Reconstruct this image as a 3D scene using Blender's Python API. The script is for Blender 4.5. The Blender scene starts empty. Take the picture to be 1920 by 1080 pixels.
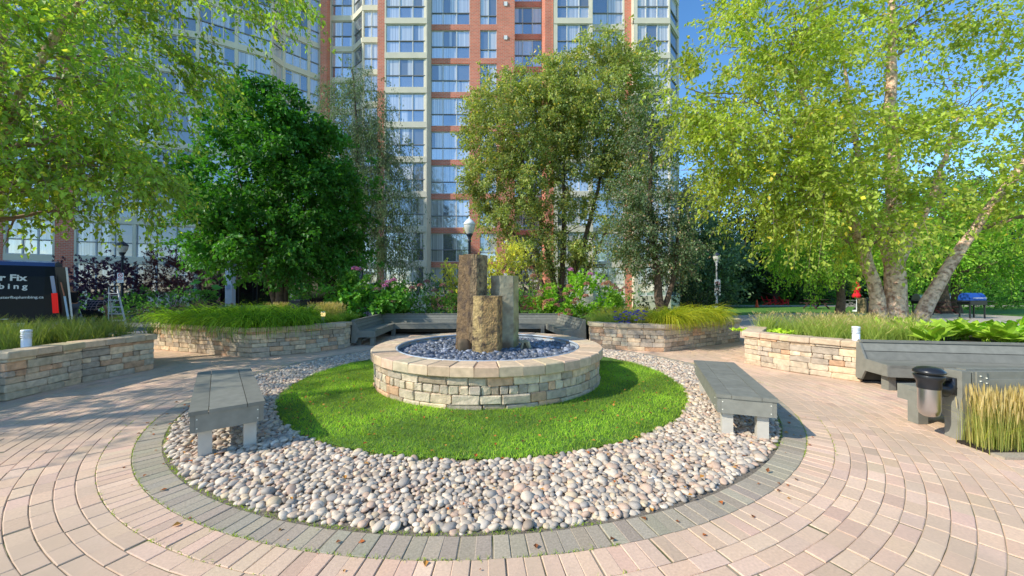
import bpy, math, random
import numpy as np
from math import sin, cos, pi, radians as R
from mathutils import Vector
rng = np.random.default_rng(7); random.seed(7)
S = bpy.context.scene; COL = S.collection
A = np.array
F = 680.0                       # focal length in photo pixels; used only to turn measured positions into metres
def X(px, d): return (px-960)/F*d
def Zh(py, d): return 1.5+(545-py)*d/F
def nrm(v): v = np.asarray(v, float); return v/np.maximum(np.linalg.norm(v, axis=-1, keepdims=True), 1e-9)
# ------------------------------------------------------------------ mesh builder
class MB:
    def __init__(s): s.V=[]; s.F3=[]; s.F4=[]; s.n=0
    def add(s, V, Fc, mat=0, col=(1,1,1)):
        V=np.asarray(V,float).reshape(-1,3); Fc=np.asarray(Fc,int)
        if len(Fc)==0: return
        c=np.broadcast_to(np.asarray(col,float),(len(Fc),3)); m=np.broadcast_to(np.asarray(mat,int),(len(Fc),))
        (s.F3 if Fc.shape[1]==3 else s.F4).append((Fc+s.n,m,c)); s.V.append(V); s.n+=len(V)
    def build(s, name, mats, parent=None, smooth=False, loc=None):
        me=bpy.data.meshes.new(name)
        V=np.concatenate(s.V) if s.V else np.zeros((0,3))
        L=[];T=[];Mi=[];C=[]
        for lst,k in ((s.F4,4),(s.F3,3)):
            if lst:
                f=np.concatenate([a[0] for a in lst]); L.append(f.ravel()); T.append(np.full(len(f),k))
                Mi.append(np.concatenate([a[1] for a in lst])); C.append(np.concatenate([a[2] for a in lst]))
        L=np.concatenate(L);T=np.concatenate(T);Mi=np.concatenate(Mi);C=np.concatenate(C)
        me.vertices.add(len(V)); me.vertices.foreach_set('co',V.astype(np.float32).ravel())
        me.loops.add(len(L)); me.loops.foreach_set('vertex_index',L.astype(np.int32))
        me.polygons.add(len(T)); st=np.concatenate([[0],np.cumsum(T)[:-1]])
        me.polygons.foreach_set('loop_start',st.astype(np.int32)); me.polygons.foreach_set('loop_total',T.astype(np.int32))
        me.polygons.foreach_set('material_index',Mi.astype(np.int32))
        me.polygons.foreach_set('use_smooth',np.full(len(T),smooth))
        at=me.attributes.new('tint','FLOAT_COLOR','FACE')
        at.data.foreach_set('color',np.concatenate([C,np.ones((len(C),1))],1).astype(np.float32).ravel())
        me.update(); me.validate()
        for m in (mats if isinstance(mats,(list,tuple)) else [mats]): me.materials.append(m)
        o=bpy.data.objects.new(name,me); COL.objects.link(o)
        if parent is not None: o.parent=parent
        if loc is not None: o.location=loc
        return o
    # shapes
    def box(s,c,size,rz=0,mat=0,col=(1,1,1),rx=0,ry=0):
        h=A(size)/2; v=A([[x,y,z] for x in(-1,1) for y in(-1,1) for z in(-1,1)])*h
        if rx: v=v@A([[1,0,0],[0,cos(rx),sin(rx)],[0,-sin(rx),cos(rx)]])
        if ry: v=v@A([[cos(ry),0,-sin(ry)],[0,1,0],[sin(ry),0,cos(ry)]])
        v=v@A([[cos(rz),sin(rz),0],[-sin(rz),cos(rz),0],[0,0,1]])+A(c)
        s.add(v,[[0,1,3,2],[4,6,7,5],[0,4,5,1],[2,3,7,6],[0,2,6,4],[1,5,7,3]],mat,col)
    def bar(s,p,q,w,h,mat=0,col=(1,1,1),up=(0,0,1)):
        p=A(p,float);q=A(q,float);d=nrm(q-p);u=A(up,float)
        if abs(d@u)>.98:u=A([1.,0,0])
        r=nrm(np.cross(d,u));u=np.cross(r,d)
        v=[b+r*w/2*i+u*h/2*j for b in(p,q) for i,j in((-1,-1),(1,-1),(1,1),(-1,1))]
        s.add(v,[[0,3,2,1],[4,5,6,7],[0,1,5,4],[1,2,6,5],[2,3,7,6],[3,0,4,7]],mat,col)
    def tube(s,P,r,n=8,mat=0,col=(1,1,1),cap=True,wob=0):
        P=A(P,float);k=len(P);r=np.broadcast_to(A(r,float),(k,)) if np.ndim(r)==0 else A(r,float)
        T=nrm(np.gradient(P,axis=0)); ref=A([0,0,1.]) if abs(T[0][2])<.9 else A([1.,0,0])
        a=nrm(np.cross(T,ref));b=np.cross(T,a);th=np.arange(n)*2*pi/n
        rr=r[:,None]*(1+ (rng.normal(0,wob,(k,n)) if wob else np.zeros((k,n))))
        V=P[:,None]+rr[...,None]*(np.cos(th)[None,:,None]*a[:,None]+np.sin(th)[None,:,None]*b[:,None])
        i=np.arange(k-1)[:,None]*n;j=np.arange(n)[None];j2=(j+1)%n
        Fq=np.stack([i+j,i+j2,i+n+j2,i+n+j],-1).reshape(-1,4)
        s.add(V.reshape(-1,3),Fq,mat,col)
        if cap:
            for q,rev in((0,1),(k-1,0)):
                ring=V[q];c=P[q];t=[[m,(m+1)%n,n] if not rev else[(m+1)%n,m,n] for m in range(n)]
                s.add(np.vstack([ring,c]),t,mat,col)
    def lathe(s,prof,c,n=20,mat=0,col=(1,1,1)):
        prof=A(prof,float);k=len(prof);th=np.arange(n)*2*pi/n
        V=np.stack([prof[:,0,None]*np.cos(th),prof[:,0,None]*np.sin(th),np.repeat(prof[:,1,None],n,1)],-1)+A(c)
        i=np.arange(k-1)[:,None]*n;j=np.arange(n)[None];j2=(j+1)%n
        s.add(V.reshape(-1,3),np.stack([i+j,i+j2,i+n+j2,i+n+j],-1).reshape(-1,4),mat,col)
    def poly(s,P,mat=0,col=(1,1,1)):       # convex polygon fan
        P=A(P,float);c=P.mean(0);n=len(P);s.add(np.vstack([P,c]),[[i,(i+1)%n,n] for i in range(n)],mat,col)
    def prism(s,P,z0,z1,mat=0,col=(1,1,1)):
        P=A(P,float);n=len(P);b=np.c_[P,np.full(n,z0)];t=np.c_[P,np.full(n,z1)]
        s.add(np.vstack([b,t]),[[i,(i+1)%n,n+(i+1)%n,n+i] for i in range(n)],mat,col);s.poly(t,mat,col);s.poly(b[::-1],mat,col)
    def sweep(s,path,prof,side=1,mat=0,col=(1,1,1)):   # closed profile (offset,z) swept along a plan polyline with mitred corners
        P=A(path,float);k=len(P);d=nrm(np.diff(P,axis=0));nn=np.stack([-d[:,1],d[:,0]],1)*side
        off=[]
        for i in range(k):
            if i==0:m=nn[0]
            elif i==k-1:m=nn[-1]
            else:
                m=nrm(nn[i-1]+nn[i]);m=m/max(.3,m@nn[i])
            off.append(m)
        off=A(off);pr=A(prof,float);n=len(pr)
        V=np.concatenate([np.stack([P[:,0]+off[:,0]*o,P[:,1]+off[:,1]*o,np.full(k,z)],1)[:,None] for o,z in pr],1)
        Fq=[[i*n+j,i*n+(j+1)%n,(i+1)*n+(j+1)%n,(i+1)*n+j] for i in range(k-1) for j in range(n)]
        s.add(V.reshape(-1,3),Fq,mat,col)
        s.poly(V[0][::-1],mat,col);s.poly(V[-1],mat,col)
    def stones(s,C,H,yaw,r=.012,col=None,jit=.002,mat=0,tilt=0):
        C=A(C,float);H=A(H,float);yaw=A(yaw,float);N=len(C)
        L=[-1,-.5,.5,1];idx={};vs=[];fs=[]
        def g(p):
            if p not in idx: idx[p]=len(vs);vs.append(p)
            return idx[p]
        for ax in range(3):
            for sg in(-1,1):
                for i in range(3):
                    for j in range(3):
                        q=[]
                        for a,b in((i,j),(i+1,j),(i+1,j+1),(i,j+1)):
                            p=[0,0,0];p[ax]=sg;p[(ax+1)%3]=L[a];p[(ax+2)%3]=L[b];q.append(g(tuple(p)))
                        fs.append(q if sg>0 else q[::-1])
        v=A(vs,float);full=(np.abs(v)==1);sg=np.sign(v);d=nrm(full*sg)
        P=sg[None]*(H[:,None]-r)+d[None]*r+rng.normal(0,jit,(N,len(v),3))
        if tilt: P[...,2]+=P[...,0]*rng.normal(0,tilt,(N,1))+P[...,1]*rng.normal(0,tilt,(N,1))
        cy,sy=np.cos(yaw)[:,None],np.sin(yaw)[:,None]
        V=np.stack([P[...,0]*cy-P[...,1]*sy,P[...,0]*sy+P[...,1]*cy,P[...,2]],-1)+C[:,None]
        Fq=(A(fs)[None]+(np.arange(N)*len(v))[:,None,None]).reshape(-1,4)
        cc=np.ones((N,3)) if col is None else A(col)
        s.add(V.reshape(-1,3),Fq,mat,np.repeat(cc,len(fs),0))
    def leaves(s,P,D,size,w=.5,fold=.12,col=None,upb=.6,mat=0):
        N=len(P);D=nrm(D);n=nrm(rng.normal(0,1,(N,3))*(1-upb)+A([0,0,1])*upb);sd=nrm(np.cross(D,n));n=np.cross(sd,D)
        L=size[:,None];b=P;t=P+D*L;m=P+D*L*.42
        l=m+sd*L*w*.5+n*L*fold;r_=m-sd*L*w*.5+n*L*fold
        V=np.stack([b,l,t,r_],1).reshape(-1,3);i=np.arange(N)*4
        Fq=np.concatenate([np.stack([i,i+2,i+1],1),np.stack([i,i+3,i+2],1)])
        c=np.ones((N,3)) if col is None else col
        s.add(V,Fq,mat,np.concatenate([c,c]))
    def strips(s,P,wd,col=None,mat=0,sidev=None):       # P (N,k,3) centre lines, wd (N,k) widths
        N,k=P.shape[:2];T=nrm(np.gradient(P,axis=1))
        if sidev is None: sidev=nrm(np.stack([rng.normal(0,1,N),rng.normal(0,1,N),np.zeros(N)],1))
        sd=nrm(sidev[:,None]-T*(sidev[:,None]*T).sum(-1,keepdims=True))
        V=np.stack([P-sd*wd[...,None]/2,P+sd*wd[...,None]/2],2).reshape(-1,3)
        b=(np.arange(N)*k*2)[:,None]+(np.arange(k-1)*2)[None]
        Fq=np.stack([b,b+1,b+3,b+2],-1).reshape(-1,4);c=np.ones((N,3)) if col is None else col
        s.add(V,Fq,mat,np.repeat(c,k-1,0))
    def twigs(s,P,r,mat=0,col=(1,1,1)):      # P (N,k,3)
        N,k=P.shape[:2];T=nrm(np.gradient(P,axis=1));a=nrm(np.cross(T,A([.3,.2,1.])));b=np.cross(T,a)
        th=A([0,2.1,4.2]);rr=(r*np.linspace(1,.35,k))[None,:,None,None]
        V=P[:,:,None]+rr*(np.cos(th)[:,None]*a[:,:,None]+np.sin(th)[:,None]*b[:,:,None])
        base=(np.arange(N)*k*3)[:,None,None]+(np.arange(k-1)*3)[None,:,None];j=np.arange(3)[None,None];j2=(j+1)%3
        s.add(V.reshape(-1,3),np.stack([base+j,base+j2,base+3+j2,base+3+j],-1).reshape(-1,4),mat,col)
def tag(o,label=None,cat=None,group=None,kind=None):
    for k,v in(('label',label),('category',cat),('group',group),('kind',kind)):
        if v:o[k]=v
    return o
def empty(name,loc=(0,0,0),label=None,cat=None,group=None,rz=0):
    o=bpy.data.objects.new(name,None);COL.objects.link(o);o.location=loc;o.rotation_euler.z=rz;o.empty_display_size=.2
    return tag(o,label,cat,group)
def copy_tree(o,parent=None):
    c=o.copy();COL.objects.link(c);c.parent=parent
    for ch in [q for q in bpy.data.objects if q.parent==o]:copy_tree(ch,c)
    return c
# ------------------------------------------------------------------ materials
def M(name,col,rough=.7,spec=.3,metal=0,var=.0,vs=5.,bump=0,bs=40.,tint=False,transl=0,tcol=None,stain=None,ss=1.5,emit=0,coord='Object',bdist=.01):
    m=bpy.data.materials.new(name);m.use_nodes=True;nt=m.node_tree;N=nt.nodes;Lk=nt.links;N.clear()
    out=N.new('ShaderNodeOutputMaterial');b=N.new('ShaderNodeBsdfPrincipled');tc=N.new('ShaderNodeTexCoord')
    b.inputs['Roughness'].default_value=rough;b.inputs['Specular IOR Level'].default_value=spec;b.inputs['Metallic'].default_value=metal
    rgb=N.new('ShaderNodeRGB');rgb.outputs[0].default_value=(*col,1);cur=rgb.outputs[0]
    def mul(a,bb,f=1.):
        x=N.new('ShaderNodeMix');x.data_type='RGBA';x.blend_type='MULTIPLY';x.inputs[0].default_value=f
        Lk.new(a,x.inputs[6]);Lk.new(bb,x.inputs[7]);return x.outputs[2]
    def noise(sc,det=4):
        n=N.new('ShaderNodeTexNoise');n.inputs['Scale'].default_value=sc;n.inputs['Detail'].default_value=det;Lk.new(tc.outputs[coord],n.inputs['Vector']);return n
    if tint:
        at=N.new('ShaderNodeAttribute');at.attribute_name='tint';cur=mul(cur,at.outputs['Color'])
    if var:
        n=noise(vs);mr=N.new('ShaderNodeMapRange');mr.inputs[1].default_value=.25;mr.inputs[2].default_value=.75;mr.inputs[3].default_value=1-var;mr.inputs[4].default_value=1+var
        Lk.new(n.outputs[0],mr.inputs[0]);vm=N.new('ShaderNodeVectorMath');vm.operation='SCALE';Lk.new(cur,vm.inputs[0]);Lk.new(mr.outputs[0],vm.inputs['Scale']);cur=vm.outputs[0]
    if stain:
        n=noise(ss,6);cr=N.new('ShaderNodeValToRGB');cr.color_ramp.elements[0].position=.45;cr.color_ramp.elements[1].position=.68
        Lk.new(n.outputs[0],cr.inputs[0]);x=N.new('ShaderNodeMix');x.data_type='RGBA';Lk.new(cr.outputs[0],x.inputs[0]);Lk.new(cur,x.inputs[6]);x.inputs[7].default_value=(*stain,1);cur=x.outputs[2]
    Lk.new(cur,b.inputs['Base Color'])
    if bump:
        n=noise(bs,5);bp=N.new('ShaderNodeBump');bp.inputs['Strength'].default_value=bump;bp.inputs['Distance'].default_value=bdist;Lk.new(n.outputs[0],bp.inputs['Height']);Lk.new(bp.outputs[0],b.inputs['Normal'])
    if emit:
        Lk.new(cur,b.inputs['Emission Color']);b.inputs['Emission Strength'].default_value=emit
    sh=b.outputs[0]
    if transl:
        t=N.new('ShaderNodeBsdfTranslucent');ms=N.new('ShaderNodeMixShader');ms.inputs[0].default_value=transl
        r2=N.new('ShaderNodeRGB');r2.outputs[0].default_value=(*(tcol or (1.3,1.35,.5)),1);Lk.new(mul(cur,r2.outputs[0]),t.inputs[0])
        Lk.new(sh,ms.inputs[1]);Lk.new(t.outputs[0],ms.inputs[2]);sh=ms.outputs[0]
    Lk.new(sh,out.inputs[0]);return m
def facade_brick(name,c1,c2,mortar):
    m=M(name,c1,rough=.85);nt=m.node_tree;N=nt.nodes;Lk=nt.links;b=[n for n in N if n.type=='BSDF_PRINCIPLED'][0]
    tc=N.new('ShaderNodeTexCoord');sp=N.new('ShaderNodeSeparateXYZ');ad=N.new('ShaderNodeMath');ad.operation='ADD';cb=N.new('ShaderNodeCombineXYZ')
    Lk.new(tc.outputs['Object'],sp.inputs[0]);Lk.new(sp.outputs[0],ad.inputs[0]);Lk.new(sp.outputs[1],ad.inputs[1]);Lk.new(ad.outputs[0],cb.inputs[0]);Lk.new(sp.outputs[2],cb.inputs[1])
    br=N.new('ShaderNodeTexBrick');br.inputs['Scale'].default_value=1;br.inputs['Brick Width'].default_value=.30;br.inputs['Row Height'].default_value=.115
    br.inputs['Mortar Size'].default_value=.014;br.inputs['Color1'].default_value=(*c1,1);br.inputs['Color2'].default_value=(*c2,1);br.inputs['Mortar'].default_value=(*mortar,1)
    Lk.new(cb.outputs[0],br.inputs[0]);n=N.new('ShaderNodeTexNoise');n.inputs['Scale'].default_value=.6;n.inputs['Detail'].default_value=5;Lk.new(tc.outputs['Object'],n.inputs[0])
    mr=N.new('ShaderNodeMapRange');mr.inputs[3].default_value=.75;mr.inputs[4].default_value=1.25;Lk.new(n.outputs[0],mr.inputs[0])
    vm=N.new('ShaderNodeVectorMath');vm.operation='SCALE';Lk.new(br.outputs[0],vm.inputs[0]);Lk.new(mr.outputs[0],vm.inputs['Scale']);Lk.new(vm.outputs[0],b.inputs['Base Color']);return m
def glass_mat(name):       # window glass: curtains or a dark room behind a reflective pane; tint.r = how much curtain
    m=bpy.data.materials.new(name);m.use_nodes=True;nt=m.node_tree;N=nt.nodes;Lk=nt.links;N.clear()
    out=N.new('ShaderNodeOutputMaterial');tc=N.new('ShaderNodeTexCoord');oi=N.new('ShaderNodeObjectInfo');at=N.new('ShaderNodeAttribute');at.attribute_name='tint'
    sep=N.new('ShaderNodeSeparateXYZ');Lk.new(tc.outputs['Object'],sep.inputs[0])
    def mth(op,a,bb=None,c=None):
        x=N.new('ShaderNodeMath');x.operation=op
        for i,v in enumerate((a,bb,c)):
            if v is None:continue
            if isinstance(v,(int,float)):x.inputs[i].default_value=v
            else:Lk.new(v,x.inputs[i])
        return x.outputs[0]
    u=mth('ADD',sep.outputs[0],sep.outputs[1]);off=mth('MULTIPLY',oi.outputs['Random'],57.)
    cb=N.new('ShaderNodeCombineXYZ');Lk.new(mth('ADD',u,off),cb.inputs[0]);Lk.new(off,cb.inputs[2])
    n=N.new('ShaderNodeTexNoise');n.inputs['Scale'].default_value=1.3;n.inputs['Detail'].default_value=1;Lk.new(cb.outputs[0],n.inputs[0])
    n2=N.new('ShaderNodeTexNoise');n2.inputs['Scale'].default_value=9;n2.inputs['Detail'].default_value=3;Lk.new(cb.outputs[0],n2.inputs[0])
    sepc=N.new('ShaderNodeSeparateColor');Lk.new(at.outputs['Color'],sepc.inputs[0])
    thr=mth('ADD',n.outputs[0],mth('MULTIPLY',mth('SUBTRACT',sepc.outputs[0],.5),.55))
    msk=N.new('ShaderNodeMapRange');msk.inputs[1].default_value=.46;msk.inputs[2].default_value=.49;Lk.new(thr,msk.inputs[0])
    fold=N.new('ShaderNodeMapRange');fold.inputs[1].default_value=.3;fold.inputs[2].default_value=.7;fold.inputs[3].default_value=.45;fold.inputs[4].default_value=1.1;Lk.new(n2.outputs[0],fold.inputs[0])
    cur=N.new('ShaderNodeVectorMath');cur.operation='SCALE';cur.inputs[0].default_value=(.80,.79,.78);Lk.new(fold.outputs[0],cur.inputs['Scale'])
    mx=N.new('ShaderNodeMix');mx.data_type='RGBA';Lk.new(msk.outputs[0],mx.inputs[0]);mx.inputs[6].default_value=(.16,.18,.21,1);Lk.new(cur.outputs[0],mx.inputs[7])
    d=N.new('ShaderNodeBsdfDiffuse');Lk.new(mx.outputs[2],d.inputs[0]);g=N.new('ShaderNodeBsdfGlossy');g.inputs['Roughness'].default_value=.03;g.inputs['Color'].default_value=(.86,.86,.88,1)
    n3=N.new('ShaderNodeTexNoise');n3.inputs['Scale'].default_value=.7;Lk.new(tc.outputs['Object'],n3.inputs[0]);bp=N.new('ShaderNodeBump');bp.inputs['Strength'].default_value=.25;bp.inputs['Distance'].default_value=.05;Lk.new(n3.outputs[0],bp.inputs['Height']);Lk.new(bp.outputs[0],g.inputs['Normal'])
    ms=N.new('ShaderNodeMixShader');Lk.new(mth('MULTIPLY_ADD',sepc.outputs[1],.42,.08),ms.inputs[0]);Lk.new(d.outputs[0],ms.inputs[1]);Lk.new(g.outputs[0],ms.inputs[2]);Lk.new(ms.outputs[0],out.inputs[0]);return m
m_ground=M('ground_lawn',(.11,.24,.035),var=.35,vs=1.2,bump=.6,bs=30,bdist=.05)
m_asph=M('driveway_asphalt',(.17,.17,.18),rough=.9,var=.2,vs=2,bump=.3,bs=90)
m_conc=M('path_concrete',(.46,.40,.33),rough=.9,var=.12,vs=3,bump=.3,bs=80)
m_sand=M('joint_sand',(.34,.275,.19),rough=.95,var=.3,vs=8,stain=(.08,.10,.03),ss=3)
m_grit=M('pebble_grit',(.20,.165,.125),rough=.95,var=.4,vs=40,bump=1,bs=80,bdist=.01)
m_soil=M('soil',(.045,.032,.022),rough=.95,var=.4,vs=9,bump=1,bs=50,bdist=.03)
m_paver=M('tan_paver',(.72,.50,.355),rough=.85,stain=(.56,.41,.29),ss=.9,var=.12,vs=60,bump=.35,bs=260,bdist=.004,tint=True)
m_pgrey=M('grey_paver',(.40,.335,.25),rough=.88,var=.2,vs=70,bump=.4,bs=260,bdist=.004,tint=True)
m_stone=M('tumbled_stone',(.58,.465,.33),rough=.9,var=.28,vs=14,bump=.75,bs=55,bdist=.012,tint=True)
m_cap=M('cap_stone',(.62,.475,.325),rough=.9,var=.2,vs=12,bump=.5,bs=90,bdist=.006,tint=True)
m_peb=M('river_pebble',(.58,.495,.40),rough=.65,var=.14,vs=35,tint=True,bump=.15,bs=120,bdist=.003)
m_dpeb=M('dark_pebble',(.13,.145,.175),rough=.4,spec=.5,var=.3,vs=30,tint=True)
m_wood=M('grey_painted_wood',(.225,.22,.185),rough=.6,var=.14,vs=11,bump=.25,bs=60,bdist=.003,tint=True)
m_leg=M('pale_grey_paint',(.54,.50,.43),rough=.6,var=.1,vs=9,bump=.2,bs=60,bdist=.003)
m_metal=M('brushed_steel',(.62,.60,.60),rough=.28,metal=1,bump=.1,bs=200,bdist=.001)
m_black=M('black_plastic',(.018,.02,.024),rough=.28,spec=.5)
m_dark=M('dark_metal_paint',(.02,.028,.045),rough=.45,spec=.5)
m_white=M('white_paint',(.8,.8,.78),rough=.5)
m_red=M('red_paint',(.55,.015,.02),rough=.5)
m_green=M('green_print',(.05,.35,.12),rough=.5)
m_redcloth=M('red_cloth',(.75,.015,.03),rough=.8)
m_alu=M('aluminium',(.82,.83,.85),rough=.4,metal=.1)
m_lampglass=M('frosted_lamp_glass',(.62,.60,.54),rough=.25,spec=.5)
m_bark=M('brown_bark',(.12,.085,.06),rough=.9,var=.35,vs=12,bump=1,bs=25,bdist=.03)
m_birch=M('peeling_birch_bark',(.88,.60,.43),rough=.85,var=.25,vs=12,bump=1,bs=26,bdist=.03,stain=(.34,.17,.11),ss=11)
m_twig=M('twig_bark',(.14,.10,.07),rough=.9)
LF=dict(rough=.5,spec=.35,tint=True)
m_lf={ 'birch':M('birch_leaf',(.31,.46,.085),transl=.48,**LF),
 'yellow':M('river_birch_leaf',(.47,.56,.095),transl=.50,**LF),
 'dark':M('linden_leaf',(.075,.24,.03),transl=.38,**LF),
 'grey':M('weeping_leaf',(.16,.24,.12),transl=.36,**LF),
 'olive':M('olive_leaf',(.34,.41,.13),transl=.40,**LF),
 'forest':M('forest_leaf',(.028,.06,.014),transl=.2,**LF),
 'locust':M('bright_leaf',(.27,.48,.05),transl=.48,**LF),
 'purple':M('purple_leaf',(.11,.05,.10),transl=.25,tcol=(1.2,.9,.9),**LF),
 'maple':M('red_maple_leaf',(.17,.06,.06),transl=.25,tcol=(1.2,.9,.9),**LF),
 'bush':M('shrub_leaf',(.15,.37,.05),transl=.3,**LF),
 'lime':M('golden_leaf',(.72,.70,.14),transl=.4,**LF)}
m_grassb=M('grass_blade',(.33,.55,.045),rough=.55,spec=.25,tint=True,transl=.42)
m_flower=M('petal',(1,1,1),rough=.7,tint=True,transl=.3,tcol=(1,1,1))
m_brick=facade_brick('red_facade_brick',(.70,.195,.115),(.56,.15,.09),(.55,.40,.31))
m_beige=M('beige_precast',(.68,.625,.49),rough=.8,var=.07,vs=1.5)
m_frame=M('window_frame',(.62,.62,.60),rough=.5)
m_rail=M('dark_rail',(.22,.23,.25),rough=.5)
m_glass=glass_mat('window_glass')
# ------------------------------------------------------------------ camera, sky, sun
cam=bpy.data.objects.new('camera',bpy.data.cameras.new('camera'));COL.objects.link(cam);S.camera=cam
cam.location=(0,0,1.5);cam.rotation_euler=(R(90.42),0,0);cam.data.sensor_width=36;cam.data.lens=F/1920*36;cam.data.clip_end=900;cam.data.clip_start=.05
SUN=nrm(A([-.93*cos(R(36.5)),-.37*cos(R(36.5)),sin(R(36.5))]))
w=bpy.data.worlds.new('World');S.world=w;w.use_nodes=True;nt=w.node_tree;bg=nt.nodes['Background'];sk=nt.nodes.new('ShaderNodeTexSky')
sk.sky_type='NISHITA';sk.sun_disc=False;sk.sun_elevation=R(36.5);sk.sun_rotation=math.atan2(SUN[0],SUN[1]);sk.air_density=1.0;sk.dust_density=.3;sk.ozone_density=2.5
hs=nt.nodes.new('ShaderNodeHueSaturation');hs.inputs['Saturation'].default_value=1.22;hs.inputs['Value'].default_value=1.75;nt.links.new(sk.outputs[0],hs.inputs['Color']);nt.links.new(hs.outputs[0],bg.inputs[0]);bg.inputs[1].default_value=.15
sl=bpy.data.lights.new('sun','SUN');sl.energy=5.0;sl.angle=R(.55);sl.color=(1,.94,.80);so=bpy.data.objects.new('sun',sl);COL.objects.link(so)
so.rotation_euler=Vector(-SUN).to_track_quat('-Z','Y').to_euler();so.location=(0,0,30)
S.view_settings.view_transform='Standard';S.view_settings.look='None'
S.cycles.max_bounces=8;S.cycles.transparent_max_bounces=4;S.cycles.use_denoising=True
def part(mb,name,mats,root,smooth=False,label=None):
    o=mb.build(name,mats,root,smooth,loc=-root.location)
    if label:o['label']=label
    return o
def struct(mb,name,mats,smooth=False): return tag(mb.build(name,mats,None,smooth),kind='structure')
def stuff(mb,name,mats,smooth=False,label=None,cat=None): return tag(mb.build(name,mats,None,smooth),label,cat,kind='stuff')
def sheet(name,P,z,m):
    mb=MB();mb.poly([(x,y,z) for x,y in P]);return struct(mb,name,m)
# ------------------------------------------------------------------ ground sheets
CX,CY=-.40,6.32
sheet('ground',[(-400,-400),(400,-400),(400,500),(-400,500)],-.06,m_ground)
sheet('driveway',[(-60,9),(-8,9),(-5,15),(3,16.2),(3,19),(-6,27),(-14,31),(-60,22)],-.045,m_asph)
sheet('path',[(5.2,8.5),(13.5,9.2),(30,19.5),(30,24.5),(18,24.5),(12.5,21.5),(8.5,18),(6.9,13)],-.02,m_conc)
sheet('garden_path',[(9,11.3),(40,12.0),(40,14.8),(12,14.2)],-.012,m_conc)
sheet('lawn_path',[(14,35.5),(70,35.5),(70,38),(14,38)],-.04,m_conc)
sheet('brick_bedding',[(CX+13.5*cos(a),CY+13.5*sin(a)) for a in np.linspace(0,2*pi,64,endpoint=False)],-.006,m_sand)
# pavers in rings around the fountain
def rings():
    rows=[(4.09,4.29,.10,1),(4.29,4.495,.10,0)];r=4.495
    while r<13.2: rows.append((r,r+.104,.205,0));r+=.104
    for isg in(1,0):
        mb=MB()
        for ra,rb,ln,g in rows:
            if g!=isg:continue
            n=int(round(2*pi*(ra+rb)/2/ln));dt=2*pi/n;th=(np.arange(n)+rng.random())*dt+ (rng.normal(0,.03,n)*dt)
            x=CX+(ra+rb)/2*np.cos(th);y=CY+(ra+rb)/2*np.sin(th)
            k=(y>1.3)&(np.abs(x)<1.5*y+.8)&(y<17)&~((y>12.6)&(x>-4.5)&(x<2));th=th[k];N=len(th)
            if N==0:continue
            gp=.0018;bv=.0045;hw=dt/2
            def ring(e,z):
                a=hw-(gp+e)/((ra+rb)/2)
                return np.stack([np.stack([CX+rr*np.cos(th+s*a),CY+rr*np.sin(th+s*a),z+rng.normal(0,.0008,N)],1) for rr,s in((ra+gp+e,-1),(rb-gp-e,-1),(rb-gp-e,1),(ra+gp+e,1))],1)
            dz=rng.normal(0,.0012,N);V=np.concatenate([ring(0,-.009+0*dz),ring(0,-.003+dz),ring(bv,dz)],1).reshape(-1,3)
            f=A([[8,11,10,9]]+[[a+i,a+(i+1)%4,a+4+(i+1)%4,a+4+i] for a in(0,4) for i in range(4)])[:,::-1]
            Fq=(f[None]+(np.arange(N)*12)[:,None,None]).reshape(-1,4)
            b=1+rng.normal(0,.06,(N,1));hue=rng.normal(0,.02,(N,3))
            if g: c=b+hue
            else: c=b+hue*A([1,.7,1.2]);c=c*np.where(rng.random((N,1))<.10,.88,1)
            mb.add(V,Fq,0,np.repeat(np.clip(c,.5,1.4),len(f),0))
        o=struct(mb,'grey_paver_ring' if isg else 'brick_paving',m_pgrey if isg else m_paver)
rings()
# ------------------------------------------------------------------ gravel ring, lawn ring
mb=MB();n=96;th=np.linspace(0,2*pi,n,endpoint=False)
for ra,rb,z in((3.0,4.10,.0),):
    V=np.concatenate([np.stack([CX+r*np.cos(th),CY+r*np.sin(th),np.full(n,z-.004)],1) for r in(ra,rb)])
    i=np.arange(n);mb.add(V,np.stack([i,i+n,(i+1)%n+n,(i+1)%n],1)[:,::-1][:,::-1])
struct(mb,'gravel_bed_soil',m_grit)
mb=MB();rr=np.linspace(0,3.1,20)
V=np.concatenate([np.stack([CX+r*np.cos(th),CY+r*np.sin(th),np.full(n,.012+.03*(1-(r/3.1)**6))],1) for r in rr]);i=np.arange(n)
for k in range(19): mb.add(V,np.stack([i+k*n,i+(k+1)*n,(i+1)%n+(k+1)*n,(i+1)%n+k*n],1))
struct(mb,'lawn_soil',M('lawn_thatch',(.10,.20,.03),var=.4,vs=12,bump=1,bs=60,bdist=.03),True)
import bmesh
def ico():
    bm=bmesh.new();bmesh.ops.create_icosphere(bm,subdivisions=2,radius=1);v=A([x.co[:] for x in bm.verts]);f=A([[q.index for q in t.verts] for t in bm.faces]);bm.free();return v,f
IV,IF=ico()
def pebbles(mb,P,ax,col,tilt=.25):
    N=len(P);v=IV[None]*(1+rng.normal(0,.05,(N,len(IV),1)));lump=rng.normal(0,.22,(N,3,1));v=v*(1+ (v@lump)*.5)
    v=v*ax[:,None];t=rng.normal(0,tilt,N);c,s=np.cos(t)[:,None],np.sin(t)[:,None]
    v=np.stack([v[...,0]*c-v[...,2]*s,v[...,1],v[...,0]*s+v[...,2]*c],-1)
    a=rng.random(N)*2*pi;c,s=np.cos(a)[:,None],np.sin(a)[:,None];v=np.stack([v[...,0]*c-v[...,1]*s,v[...,0]*s+v[...,1]*c,v[...,2]],-1)+P[:,None]
    mb.add(v.reshape(-1,3),(IF[None]+(np.arange(N)*len(IV))[:,None,None]).reshape(-1,3),0,np.repeat(col,len(IF),0))
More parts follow.
